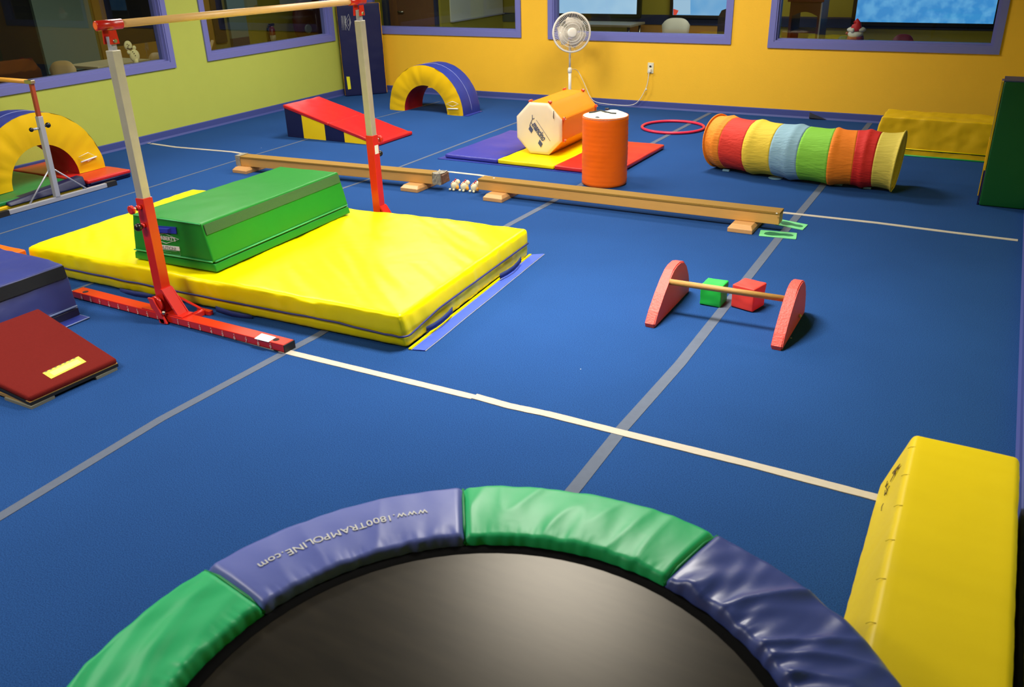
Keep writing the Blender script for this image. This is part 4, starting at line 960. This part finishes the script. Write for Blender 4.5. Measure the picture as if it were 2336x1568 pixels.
# orange cylinder
vd = V(-.39, .92, 0); cyc = G(1378, 431)+vd*.190; CR = .192; CHt = .575
cy = thing('foam_cylinder', cyc, 'upright orange foam cylinder with a cream top behind the second beam', 'foam cylinder')
OC = vinyl('cylinder_orange', 255, 106, 0, .5, .25, 14)
vs = []; fs = []; NN = 48; KZ = 36
for k in range(KZ+1):
    z_ = .002+(CHt-.004)*k/KZ
    for i in range(NN):
        a = 2*pi*i/NN; rr = CR+.0016*sin(z_*150+2*sin(a*1.0))+.0022*noise.noise(V(cos(a)*2, sin(a)*2, z_*9))
        if k in (0, KZ): rr -= .012
        vs.append(cyc+V(cos(a)*rr, sin(a)*rr, z_))
for k in range(KZ):
    for i in range(NN): fs.append((k*NN+i, k*NN+(i+1) % NN, (k+1)*NN+(i+1) % NN, (k+1)*NN+i))
mk('side_cover', vs, fs, OC, cy, True)
vs = [cyc+V(0, 0, CHt+.012)]; fs = []
for j, rr in enumerate((.3, .6, .85, .97, 1.0)):
    for i in range(NN):
        a = 2*pi*i/NN; x_, y_ = cos(a)*CR*rr, sin(a)*CR*rr; z_ = CHt+.010*(1-rr**2)+.022*math.exp(-((x_-.02)**2+(y_-.13)**2)/.0035)*(rr < .98)-(.008 if rr == 1 else 0)
        vs.append(cyc+V(x_, y_, z_))
for i in range(NN): fs.append((0, 1+i, 1+(i+1) % NN))
for j in range(4):
    for i in range(NN): a = 1+j*NN+i; b = 1+j*NN+(i+1) % NN; fs.append((a, b, b+NN, a+NN))
mk('top_cap', vs, fs, vinyl('cap_cream', 255, 244, 225, .45, .2, 7), cy, True)
pc = lambda x_, y_, h_=.012: (lambda q_: V(q_.x, q_.y, CHt+h_))(G(x_, y_, CHt+.008))
tube('zip_strap', [pc(1344, 258), pc(1356, 257, .014), pc(1370, 255.5, .02), pc(1382, 258, .018), pc(1395, 260, .014), pc(1406, 260)], .006, mat('dark_zip', srgb(44, 50, 44), .6), cy, 6)
ball('strap_buckle', pc(1385, 250, .014), .014, BLACK, cy, (1.5, 1, .6), seg=8); 
q_ = cyc+V(.03, -CR, CHt-.012); ball('side_knot', pc(1363, 267, .0), .015, BLACK, cy, (1.6, .8, .8), seg=8)
tube('top_binding', [cyc+V(cos(2*pi*i/40)*(CR-.004), sin(2*pi*i/40)*(CR-.004), CHt-.003) for i in range(40)], .005, OC, cy, 6, closed=True)

# hula hoop
hc = G(1535, 293); hr = .335
hp_ = bmesh.new(); add_tube(hp_, [V(hc.x+cos(2*pi*i/64)*hr, hc.y+sin(2*pi*i/64)*hr, .016) for i in range(64)], .015, 10, closed=True)
tag(bmk('hula_hoop', hp_, mat('hoop_pink', srgb(236, 40, 74), .35), None, True), 'pink-red hula hoop lying flat between the cylinder and the tunnel', 'hoop')

# ------------------------------------------------------------------ striped crawl tunnel
ctl = [V(-2.13, 7.66, 0), V(-1.86, 7.56, 0), V(-1.50, 7.475, 0), V(-1.14, 7.41, 0), V(-.87, 7.425, 0), V(-.60, 7.415, 0)]
def crv(t):
    f_ = t*(len(ctl)-1); i = min(int(f_), len(ctl)-2); u_ = f_-i
    p = [ctl[max(i-1, 0)], ctl[i], ctl[i+1], ctl[min(i+2, len(ctl)-1)]]
    return .5*((2*p[1])+(p[2]-p[0])*u_+(2*p[0]-5*p[1]+4*p[2]-p[3])*u_*u_+(3*p[1]-p[0]-3*p[2]+p[3])*u_**3)
tn = thing('crawl_tunnel', (-1.35, 7.5, 0), 'striped fabric crawl tunnel in orange, red, yellow, blue and green', 'tunnel')
TR = .228
FAB = [('tunnel_orange', (255, 146, 28)), ('tunnel_red', (226, 52, 34)), ('tunnel_yellow', (242, 208, 60)), ('tunnel_blue', (142, 182, 200)), ('tunnel_green', (134, 204, 58)), ('tunnel_orange_two', (255, 136, 20)), ('tunnel_red_two', (218, 34, 24)), ('tunnel_pale_yellow', (226, 204, 82))]
NA = 56
def tring(t, kk):
    c_ = crv(t); e_ = .004; d_ = (crv(min(1, t+e_))-crv(max(0, t-e_))); d_.z = 0; d_.normalize()
    s_ = V(-d_.y, d_.x, 0); rib = math.exp(-(((t*5.5) % 1.0-.5)/.09)**2)*.007
    sag = -.012*sin(pi*((t*5.5+.5) % 1.0))
    lean = .022*max(0, (t-.85)/.15)-.03*max(0, (.08-t)/.08)
    out = []
    for i in range(NA):
        a = 2*pi*i/NA; rr = TR+rib+(sag if t not in (0, 1) else 0)+.004*noise.noise(V(t*14+sin(a)*3, a*7 if a < 6 else 0, 1))*(1 if .02 < t < .98 else 0)
        if t > .9: rr *= 1+.02*(t-.9)/.1
        z_ = TR+.004+rr*sin(a)
        out.append(c_+s_*cos(a)*rr+V(0, 0, max(z_, .004))+d_*lean*(sin(a))*.6)
    return out
for k in range(8):
    vs = []; fs = []; n_ = 14
    for j in range(n_+1): vs += tring((k+j/n_)/8, j)
    for j in range(n_):
        for i in range(NA): fs.append((j*NA+i, j*NA+(i+1) % NA, (j+1)*NA+(i+1) % NA, (j+1)*NA+i))
    nm, c_ = FAB[k]; m_ = mat(nm, srgb(*c_), .75, .55, 30, stretch=(.35, 2, 2)); o = mk('fabric_band', vs, fs, m_, tn, True)
    mo = o.modifiers.new('s', 'SOLIDIFY'); mo.thickness = .002
for t_, m_ in ((0, 'tunnel_orange'), (1, 'tunnel_pale_yellow')): tube('end_hoop', tring(t_, 0), .006, MATS[m_], tn, 6, closed=True)
lb_ = mat('pale_blue_plastic', srgb(120, 165, 190), .5)
for px_, py_ in ((1656, 391), (1913, 423), (1978, 431)):
    q = G(px_, py_); box('foot_clip', q.x-.03, q.x+.03, q.y-.012, q.y+.02, .001, .016, lb_, tn, .003)
q = G(1768, 408); tube('suction_pad', [q+V(0, .02, .001), q+V(0, .02, .006)], .06, lb_, tn, 20)

# ------------------------------------------------------------------ yellow beam mats at the right
zt2 = .335
t4 = [G(2013, 266, zt2), V(-.0, 8.80, zt2), V(.0, 9.18, zt2), G(2027, 249, zt2)]; t4[1] = V(.26, t4[0].y-.03, zt2); t4[2] = V(.26, t4[3].y-.02, zt2)
b4 = [V(t4[0].x-.06, t4[0].y-.03, 0), V(.30, t4[1].y-.03, 0), V(.30, t4[2].y+.06, 0), V(t4[3].x-.06, t4[3].y+.06, 0)]
r, m5 = trapezoid('trapezoid_beam', b4, t4, (-.35, 9.0, 0), 'yellow padded beam against the back wall behind the tunnel end', 'foam block', YELD, YELD, .15, seed=11, amp=.009, nn=(60, 16, 12))
tube('green_flap', [V(b4[0].x+.05, b4[0].y-.012, .005), V(b4[1].x, b4[1].y-.012, .005)], .008, vinyl('flap_green', 40, 170, 84), r, 6)
tube('edge_piping', [m5[0]+V(0, -.004, .004), m5[1]+V(0, -.004, .004)], .004, YEL, r, 6)
zt3 = .28
t4 = [V(-.035, 1.02, zt3), V(.285, 1.02, zt3), V(.290, 2.96, zt3), V(-.042, 2.97, zt3)]
b4 = [V(-.125, 1.0, 0), V(.325, 1.0, 0), V(.325, 2.99, 0), V(-.125, 3.01, 0)]
r = thing('foam_beam', (.1, 2.0, 0), 'yellow vinyl beam along the right wall beside the trampoline', 'foam block')
YN = vinyl('near_yellow_vinyl', 238, 208, 20, .42, .2, 7)
soft_box('cover', b4, t4, .024, (14, 90, 10), YN, r, lambda p, n, l: (.0022*noise.noise(V(p.x*3, p.y*11+p.x*3, p.z*6))+.0012*noise.noise(V(p.x*2, p.y*26, p.z*3))) if n.z > -.5 else 0)
ql = [b4[3], b4[0], t4[0], t4[3]]; n = V(-1, 0, .3).normalized()
INKD = mat('marker_ink', srgb(96, 74, 26), .7)
f0_ = ql[0]; nl = (ql[1]-ql[0]).cross(ql[3]-ql[0]).normalized(); nl = nl if nl.x < 0 else -nl
PM = lambda x_, y_: PL(x_, y_, f0_, nl)+nl*.004
yd_ = (t4[3]-b4[3]).normalized()
text_obj('marker_letter', 'A', .10, PM(2036, 1090), V(0, -1, 0), yd_, INKD, r, .0006)
for k, (a, b, c_) in enumerate((((2027, 1099), (2023, 1112), (2028, 1106)), ((2029, 1104), (2022, 1111), (2027, 1120)), ((2032, 1110), (2026, 1120), (2024, 1130)), ((2022, 1120), (2020, 1132), (2024, 1125)), ((2018, 1150), (2014, 1158), (2013, 1167)))):
    tube('marker_stroke', [PM(*a), PM(*b), PM(*c_)], .0013, INKD, r, 4)
for k in range(9):
    y_ = 1.35+.19*k; tube('stitch_tuck', [V(-.050, y_, zt3-.014), V(-.04, y_, zt3-.004), V(-.026, y_-.002, zt3-.0005)], .0012, mat('stitch_grey', srgb(222, 200, 60), .7), r, 5)

# tall folded mat against the right wall
r = thing('folding_mat', (.18, 7.4, 0), 'tall dark green folded mat standing against the right wall', 'mat')
x0 = .022; x1_ = .325; yy = 7.2; HT2 = .905
mm = (GRND, vinyl('panel_plum', 96, 84, 130), vinyl('panel_yellow', 236, 188, 24), NAVY)
yc = yy
for i, m_ in enumerate(mm):
    th = (.085, .06, .06, .06)[i]; sx = (0, -.004, -.012, -.006)[i]
    soft_box('panel', *[[V(x0+sx, yc, z_), V(x1_, yc, z_), V(x1_, yc+th-.004, z_), V(x0+sx, yc+th-.004, z_)] for z_ in (.002, HT2-.004*i)], .012, (10, 3, 24), m_, r, wrinkle(.002, (5, 5, 6), i))
    yc += th
bm = bmesh.new(); add_hex(bm, *box_pts(x0-.004, x1_, yy+.01, yc-.02, HT2-.003, HT2+.008)); bmk('top_cover', bm, vinyl('cover_slate', 56, 66, 110), r)
def sidestrip(nm, ya, yb_, za, zb_, m_, d=.004): box(nm, x0-.012-d, x0-.004, ya, yb_, za, zb_, m_, r)
sidestrip('velcro_strip', yy+.035, yy+.10, .26, .90, mm[2]); sidestrip('velcro_strip', yy+.10, yy+.20, .48, .90, mm[1], .006); sidestrip('velcro_strip', yy+.02, yy+.09, .0, .255, NAVY, .003); sidestrip('velcro_strip', yy+.10, yy+.23, .05, .47, mm[2], .010)

# ------------------------------------------------------------------ balance beams
def beam(nl, nr, yshift, label, left_tape, right_tape, fxs, name='balance_beam'):
    """nl/nr: near top corners; body 0.05-0.143 m, on two wooden feet"""
    z0_, z1_ = .052, .143; w_ = V(0, .115, 0)
    r = thing(name, ((nl.x+nr.x)/2, (nl.y+nr.y)/2, 0), label, 'balance beam')
    a, b = V(nl.x, nl.y, 0), V(nr.x, nr.y, 0); dx = (b-a).normalized(); wv = V(-dx.y, dx.x, 0)*.115
    q = [a, b, b+wv, a+wv]
    hexo('beam_body', [p+V(0, 0, z0_) for p in q], [p+V(0, 0, z1_-.012) for p in q], MAPLE, r, .004)
    o_ = .003; q2 = [a-dx*o_-wv.normalized()*o_, b+dx*o_-wv.normalized()*o_, b+wv+dx*o_+wv.normalized()*o_, a+wv-dx*o_+wv.normalized()*o_]
    hexo('suede_top', [p+V(0, 0, z1_-.020) for p in q2], [p+V(0, 0, z1_) for p in q2], SUEDE, r, .005)
    for fx_, fy_ in fxs:
        c_ = V(fx_, fy_, 0); b_ = box_pts(fx_-.088, fx_+.088, fy_, fy_+.36, 0, .05)
        t_ = [V(fx_-.07, fy_+.03, .051), V(fx_+.07, fy_+.03, .051), V(fx_+.07, fy_+.33, .051), V(fx_-.07, fy_+.33, .051)]
        m_ = [V(p.x, p.y, .030) for p in b_[0]]; bm = bmesh.new(); add_hex(bm, b_[0], m_, .004); add_hex(bm, [V(p.x, p.y, .028) for p in b_[0]], t_, .003)
        bmk('wooden_foot', bm, PINE, r)
    DT = mat('silver_duct_tape', srgb(150, 142, 124), .4, .5, 40, var=.45, vscale=25)
    def tape(cx, rag, seed):
        bm = bmesh.new(); n_ = 10
        c4 = [V(0, 0, z0_), V(0, 0, z1_), wv+V(0, 0, z1_), wv+V(0, 0, z0_)]
        outw = [-wv.normalized()*.006, V(0, 0, .005)-wv.normalized()*.005, V(0, 0, .005)+wv.normalized()*.005, wv.normalized()*.006]
        rings = []
        for k in range(n_+1):
            t = k/n_; ring = []
            for s_ in range(4):
                for u_ in range(4):
                    if s_ == 3 and u_: break
                    p = lerp(c4[s_]+outw[s_], c4[(s_+1) % 4]+outw[(s_+1) % 4], u_/4); ring.append(p+V(rag*.4*noise.noise(V(t*6, s_+u_*.3, seed)), rag*.25*noise.noise(V(t*5, s_*2+u_, seed+4)), rag*.3*noise.noise(V(t*7, u_+s_, seed+9))))
            rings.append([bm.verts.new(cx+dx*(.05*(t-.5)*(1+rag*12))+p) for p in ring])
        for k in range(n_):
            for j in range(len(rings[0])-1): bm.faces.new((rings[k][j], rings[k][j+1], rings[k+1][j+1], rings[k+1][j]))
        o = bmk('tape_wrap', bm, DT, r); mo = o.modifiers.new('s', 'SOLIDIFY'); mo.thickness = .002
    if left_tape: tape(a+dx*.02, .01, 3)
    if right_tape:
        tape(b-dx*.03, .05, 8); q = [b+dx*.002, b+dx*.028, b+dx*.028+wv, b+wv+dx*.002]
        bm = bmesh.new(); add_hex(bm, [p+V(0, 0, z0_+.006) for p in q], [p+V(0, 0, z1_-.004) for p in q], .006)
        for v_ in bm.verts: v_.co += V(noise.noise(v_.co*60), noise.noise(v_.co*50+V(3, 0, 0)), noise.noise(v_.co*70+V(0, 5, 0)))*.012
        bmk('torn_end', bm, mat('torn_tape', srgb(108, 74, 50), .7, .6, 60, var=.5, vscale=40), r)
    return r
zb_ = .143
beam(G(538, 356, zb_), G(1003, 398, zb_), 0, 'left balance beam with torn silver tape at its right end', True, True, ((-6.10, 5.70), (-4.235, 5.795)))
r = beam(G(1090, 408, zb_), G(1779.5, 485, zb_), 0, 'right balance beam, clean tan top, in front of the orange cylinder', False, False, ((-3.43, 5.815), (-1.42, 5.815)))
q = G(1124, 408, zb_); tube('white_fleck', [V(q.x, q.y+.02, zb_), V(q.x, q.y+.02, zb_+.002)], .009, WHITE, r, 8)
q = G(1772, 487, zb_); tube('white_fleck', [V(q.x, q.y+.0, zb_), V(q.x, q.y+.0, zb_+.002)], .007, WHITE, r, 8)

# toy chickens between the beams
CB = mat('chick_cream', srgb(248, 238, 196), .5); CO = mat('chick_orange', srgb(250, 170, 50), .5); CRd = mat('chick_red', srgb(214, 40, 50), .5)
for k, (px_, py_, lab_) in enumerate(((1033, 436, 'cream toy chicken nearest the torn beam end'), (1054, 438, 'middle of the three cream toy chickens between the beams'), (1076, 440, 'cream toy chicken touching the right balance beam'))):
    p = G(px_, py_); p.y += .035; p.x += .006+(.006 if k == 2 else (-.006 if k == 0 else 0))
    t = thing('toy_chicken', (p.x, p.y, 0), lab_, 'toy', 'toy chickens between the beams'); c_ = V(p.x, p.y, .043)
    rt_ = Matrix.Rotation(radians(25), 3, 'Y')
    ball('body', c_, .036, CB, t, (.95, .95, 1.12), rt_, 18)
    hd = c_+V(.026, .006, .03); ball('head', hd, .021, CB, t)
    for j in range(4): a_ = -1.2+.55*j; ball('comb', c_+V(-.016+.012*j, -.022+.003*j, .012+.013*j+.002), .0085, CRd, t, (.9, .6, .9), seg=8)
    ball('wing', c_+V(.034, -.012, -.014), .017, CO, t, (.8, .9, 1.1), seg=10); 
    tube('tail', [c_+V(-.028, 0, .004), c_+V(-.040, 0, .007)], [.012, .003], CO, t, 8)
    tube('beak', [hd+V(.012, 0, 0), hd+V(.024, 0, -.004)], [.011, .003], CO, t, 8)
    for s_ in (-1, 1): ball('foot', V(p.x+s_*.018-.012, p.y-.03, .011), .011, CB, t, (1, 1.2, .95), seg=10)

# footprint markers
def footprint(px4, lab_, flip):
    q = [G(*p) for p in px4]
    r = thing('footprint_marker', (sum(q, V(0, 0, 0))/4), lab_, 'floor marker', 'footprint markers')
    rr_ = []; cen = sum(q, V(0, 0, 0))/4
    for i in range(4):
        for t in (.88, .97): rr_.append(lerp(q[i-1], q[i], t))
        for t in (.03, .12): rr_.append(lerp(q[i], q[(i+1) % 4], t))
    PU = lambda u_, v_: lerp(lerp(q[0], q[1], u_), lerp(q[3], q[2], u_), v_)
    mm_ = prism('marker_mat', rr_, V(0, 0, .001), V(0, 0, .005), mat('pale_green_rubber', srgb(120, 214, 140), .6), r)
    out = []
    for (u_, v_) in ((.12, .35), (.2, .22), (.34, .2), (.5, .28), (.65, .36), (.8, .32), (.9, .4), (.92, .55), (.85, .68), (.72, .7), (.55, .66), (.4, .76), (.26, .78), (.15, .62)):
        out.append(PU(u_, (1-v_) if flip else v_))
    prism('footprint_shape', out, V(0, 0, .0052), V(0, 0, .0062), mat('dark_green_print', srgb(36, 112, 76), .6), mm_)
footprint(((1735, 526), (1818, 533), (1816, 547), (1731, 539)), 'pale green footprint marker lying on the grey seam, nearer one', True)
footprint(((1777, 501), (1843, 514), (1831, 526), (1766, 513)), 'pale green footprint marker half hidden behind the beam end', False)

# ------------------------------------------------------------------ hurdle and cubes
PINK = mat('coral_foam', srgb(240, 84, 72), .55, .35, 90, var=.05)
pr_ = [(0, .0), (-.004, .022), (.045, .075), (.13, .150), (.20, .200), (.262, .240), (.31, .250), (.37, .250), (.43, .232), (.48, .19), (.525, .12), (.548, .05), (.55, .0)]
hd = thing('foam_hurdle', (-1.08, 4.3, 0), 'small hurdle with two coral end supports and a wooden dowel', 'hurdle')
def support(x0_, x1__, ys, sc, ex):
    prof = [V(x0_, ys+a*sc, b) for a, b in pr_]
    prism('end_support', prof, V(0, 0, 0), V(x1__-x0_, ex, 0), PINK, hd, .006)
support(-1.445, -1.388, 4.02, 1.06, 0); support(-.775, -.718, 4.03, .98, 0)
dz_ = .19; d0, d1 = G(1540, 645, dz_), G(1784, 681, dz_)
tube('dowel', [V(-1.39, d0.y+.0, dz_), V(-.772, d1.y, dz_)], .0165, mat('dowel_wood', srgb(186, 140, 74), .5, .2, 40, var=.3, vscale=14, stretch=(2, 20, 20)), hd, 14)
q = G(1803, 727); ball('side_peg', V(-.712, q.y-.06, .05), .010, CHT, hd, seg=8)
def cube(name, c_, a_, s_, m_, lab_):
    R_ = Matrix.Rotation(a_, 3, 'Z'); b = [c_+R_ @ V(x_, y_, 0) for x_, y_ in ((-s_/2, -s_/2), (s_/2, -s_/2), (s_/2, s_/2), (-s_/2, s_/2))]
    o = soft_box(name, b, [p+V(0, 0, s_) for p in b], .006, (8, 8, 8), m_, None, wrinkle(.0035, (11, 11, 14), c_.x*9)); return tag(o, lab_, 'foam cube')
g0, g1, g2 = G(1592, 697), G(1641, 706), G(1657, 690)
cube('foam_cube', (g0+g2)/2+V(0, .018, .003), atan2(g1.y-g0.y, g1.x-g0.x), .122, vinyl('cube_green', 40, 200, 72, .5), 'small green foam cube behind the hurdle dowel')
g0, g1, g2 = G(1667, 704), G(1717, 718), G(1743, 700)
cube('foam_cube', (g0+g2)/2+V(-.005, .018, .003), atan2(g1.y-g0.y, g1.x-g0.x), .134, vinyl('cube_coral', 236, 66, 56, .5), 'small coral red foam cube behind the hurdle dowel')

# ------------------------------------------------------------------ trampoline
TC = V(-.665, .972, 0); TZ = .46; ROUT = .925; RIN = .672
tp = thing('trampoline', (TC.x, TC.y, 0), 'round trampoline with green and blue pads and a black mat in the foreground', 'trampoline')
TG = vinyl('pad_green', 30, 196, 118, .44, .2, 8, spec=.5); TB = vinyl('pad_blue', 96, 110, 194, .42, .2, 8, spec=.6); TN = vinyl('pad_navy', 66, 82, 158, .34, .2, 8, spec=.6)
TMAT = bpy.data.materials.new('trampoline_weave'); TMAT.use_nodes = True; nt = TMAT.node_tree; b = nt.nodes['Principled BSDF']
tc = nt.nodes.new('ShaderNodeTexCoord'); n1 = nt.nodes.new('ShaderNodeTexNoise'); n1.inputs['Scale'].default_value = 5; n1.inputs['Detail'].default_value = 6
mp = nt.nodes.new('ShaderNodeMapping'); mp.inputs['Rotation'].default_value = (0, 0, .6); mp.inputs['Scale'].default_value = (1, 5, 1)
rp = nt.nodes.new('ShaderNodeValToRGB'); rp.color_ramp.elements[0].color = srgb(22, 20, 16); rp.color_ramp.elements[1].color = srgb(42, 37, 29); rp.color_ramp.elements[0].position = .3; rp.color_ramp.elements[1].position = .75
nt.links.new(tc.outputs['Object'], mp.inputs[0]); nt.links.new(mp.outputs[0], n1.inputs[0]); nt.links.new(n1.outputs[0], rp.inputs[0]); nt.links.new(rp.outputs[0], b.inputs['Base Color'])
b.inputs['Roughness'].default_value = .33; b.inputs['Specular IOR Level'].default_value = .34; b.inputs['Specular Tint'].default_value = (1, .9, .74, 1)
n2 = nt.nodes.new('ShaderNodeTexNoise'); n2.inputs['Scale'].default_value = 420; bp = nt.nodes.new('ShaderNodeBump'); bp.inputs['Strength'].default_value = .04; bp.inputs['Distance'].default_value = .001
nt.links.new(tc.outputs['Object'], n2.inputs[0]); nt.links.new(n2.outputs[0], bp.inputs['Height']); nt.links.new(bp.outputs[0], b.inputs['Normal'])
vs = [TC+V(0, 0, TZ-.032)]; fs = []; NN = 72
for rr in (.25, .5, .75, 1.0):
    for i in range(NN): a = 2*pi*i/NN; vs.append(TC+V(cos(a)*rr*(RIN-.012), sin(a)*rr*(RIN-.012), TZ-.032+.004*rr**2))
for i in range(NN): fs.append((0, 1+i, 1+(i+1) % NN))
for j in range(3):
    for i in range(NN): a = 1+j*NN+i; b_ = 1+j*NN+(i+1) % NN; fs.append((a, b_, b_+NN, a+NN))
mk('bounce_mat', vs, fs, TMAT, tp, True)
vs = []; fs = []
for i in range(NN):
    a = 2*pi*i/NN; e_ = .002*noise.noise(V(cos(a)*9, sin(a)*9, 0))
    for rr, z_ in ((RIN-.026, TZ-.0275), (RIN-.006+e_, TZ-.022), (RIN+.05, TZ-.030)): vs.append(TC+V(cos(a)*rr, sin(a)*rr, z_))
for i in range(NN):
    for j in range(2): a = i*3+j; b_ = ((i+1) % NN)*3+j; fs.append((a, a+1, b_+1, b_))
mk('mat_border', vs, fs, mat('black_webbing', srgb(8, 8, 9), .9, .1, 200, spec=.1), tp, True)
tube('frame_ring', [TC+V(cos(2*pi*i/64)*(ROUT-.05), sin(2*pi*i/64)*(ROUT-.05), TZ-.05) for i in range(64)], .018, BLACK, tp, 8, closed=True)
bm = bmesh.new()
for i in range(48):
    a = 2*pi*i/48; d_ = V(cos(a), sin(a), 0); add_tube(bm, [TC+d_*(RIN+.03)+V(0, 0, TZ-.036), TC+d_*(ROUT-.07)+V(0, 0, TZ-.044)], .007, 5)
bmk('springs', bm, CHROME, tp)
tp.children[-1]['kind'] = 'stuff'
for a in (140, 215, 262, 330): 
    d_ = V(cos(radians(a)), sin(radians(a)), 0); tube('leg', [TC+d_*(ROUT-.06)+V(0, 0, .012), TC+d_*(ROUT-.05)+V(0, 0, TZ-.05)], .018, BLACK, tp, 10); q = TC+d_*(ROUT-.06)
d_ = V(cos(radians(98)), sin(radians(98)), 0); tube('leg', [TC+d_*(ROUT-.16)+V(0, 0, .012), TC+d_*(ROUT-.05)+V(0, 0, TZ-.05)], .018, BLACK, tp, 10)
BD = [169.6, 122.9, 76.2, 30.5, -14.0, -59, -104, -149, -190.4]
def pad(a0_, a1_, m_, amp, seed, prefix='pad', FW=8, SL=.6):
    NAa, NRr = 84, 30; vs = []; fs = []
    def zat(t, rr_, a):
        edge = min(1, min(t, 1-t)/.02); re = min(1, min(rr_, 1-rr_)/.10)
        th = .028*(min(1, re*1.6)**.45)*(.6+.4*edge**.5)*(1+.25*sin(pi*rr_))
        x_, y_ = cos(a)*rr_, sin(a)
        R_ = lerp(RIN, ROUT, rr_); px_, py_ = cos(a)*R_, sin(a)*R_
        # soft folds crossing the pad at a slant, tighter puckers by the inner edge
        w1 = noise.noise(V(a*FW+rr_*SL+seed, rr_*.5, seed)); w1 = (1-abs(w1)*2.0)**2
        w2 = noise.noise(V(a*FW*2.2-rr_*SL*1.3, rr_*1.1, seed+3)); w3 = noise.noise(V(a*70, rr_*3, seed+6))*max(0, 1-rr_*4)
        return th+re*edge*amp*(w1*.9+w2*.45)+.004*w3*min(1, rr_*10)
    grid = []
    for i in range(NAa+1):
        t = i/NAa; a = radians(lerp(a0_, a1_, t)); row = []
        for j in range(NRr+1):
            rr_ = j/NRr; R_ = lerp(RIN, ROUT, rr_)
            R_ += .006*noise.noise(V(a*16, seed, 2))*(1 if rr_ > .9 else 0)+.005*noise.noise(V(a*26, seed, 5))*(1 if rr_ < .1 else 0)
            row.append(len(vs)); vs.append(TC+V(cos(a)*R_, sin(a)*R_, TZ-.028+zat(t, rr_, a)))
        grid.append(row)
    for i in range(NAa):
        for j in range(NRr): fs.append((grid[i][j], grid[i][j+1], grid[i+1][j+1], grid[i+1][j]))
    # skirt
    for jj, sg in ((NRr, 1), (0, -1)):
        base = len(vs)
        for i in range(NAa+1):
            p = vs[grid[i][jj]]; d_ = (V(p.x, p.y, 0)-TC).normalized(); vs.append(V(p.x, p.y, TZ-(.075 if sg > 0 else .034))-d_*(.012*sg if sg > 0 else 0))
        for i in range(NAa): fs.append((grid[i][jj], base+i, base+i+1, grid[i+1][jj]))
    o = mk(prefix, vs, fs, m_, tp, True); return o, zat
cols = (TB, TG, TN, TG, TB, TG, TB, TG)
amps = (.003, .005, .012, .006, .006, .006, .006, .009)
zf_ = None
for k in range(8):
    o, za = pad(BD[k]-.15, BD[k+1]+.15, cols[k], amps[k]*1.25, k*3.7, 'edge_pad', (6, 7, 9, 6, 6, 6, 6, 3)[k], (.6, .5, 1.2, 1, 1, 1, 1, 3.2)[k])
    if k == 0: zf_ = za; lp_ = o
    a = radians(BD[k]); d_ = V(cos(a), sin(a), 0)
    tube('seam_piping', [TC+d_*(RIN+.004)+V(0, 0, TZ-.018), TC+d_*lerp(RIN, ROUT, .25)+V(0, 0, TZ-.003), TC+d_*lerp(RIN, ROUT, .75)+V(0, 0, TZ-.003), TC+d_*(ROUT+.004)+V(0, 0, TZ-.02), TC+d_*(ROUT+.002)+V(0, 0, TZ-.07)], .0045, vinyl('piping_green', 16, 140, 74), tp, 8)
# lettering along the blue pad, letter by letter, joined into one mesh
S_ = 'www.1800TRAMPOLINE.com'
wid = {'w': 1.1, 'W': 1.15, '.': .42, '1': .6, '8': .72, '0': .72, 'T': .82, 'R': .88, 'A': .92, 'M': 1.1, 'P': .82, 'O': .95, 'L': .72, 'I': .45, 'N': .95, 'E': .8, 'c': .68, 'o': .72, 'm': 1.12}
tot = sum(wid[c_] for c_ in S_); a_s, a_e = 130.0, 164.2; cur = 0; RT = .80
parts = []
M_LET = mat('white_lettering', srgb(232, 232, 226), .6)
for c_ in S_:
    t = (cur+wid[c_]/2)/tot; cur += wid[c_]; a = radians(lerp(a_s, a_e, t)); d_ = V(cos(a), sin(a), 0); tg = V(-sin(a), cos(a), 0)
    Rr = RT+.012
    zz = TZ-.028+zf_((169.6-degrees(a))/46.7, (RT-RIN)/(ROUT-RIN), a)+.0018
    o = text_obj('tmp', c_, .037, TC+d_*Rr+V(0, 0, zz), tg, -d_, M_LET, None, .0006)
    parts.append(o)
    # small slab serifs on the capitals
allv = []; allf = []
for o in parts:
    off = len(allv); allv += [v_.co.copy() for v_ in o.data.vertices]; allf += [tuple(off+i for i in p.vertices) for p in o.data.polygons]; me = o.data; bpy.data.objects.remove(o); bpy.data.meshes.remove(me)
mk('pad_lettering', allv, allf, M_LET, lp_)
for n_ in [x for x in bpy.data.meshes if x.users == 0]: bpy.data.meshes.remove(n_)
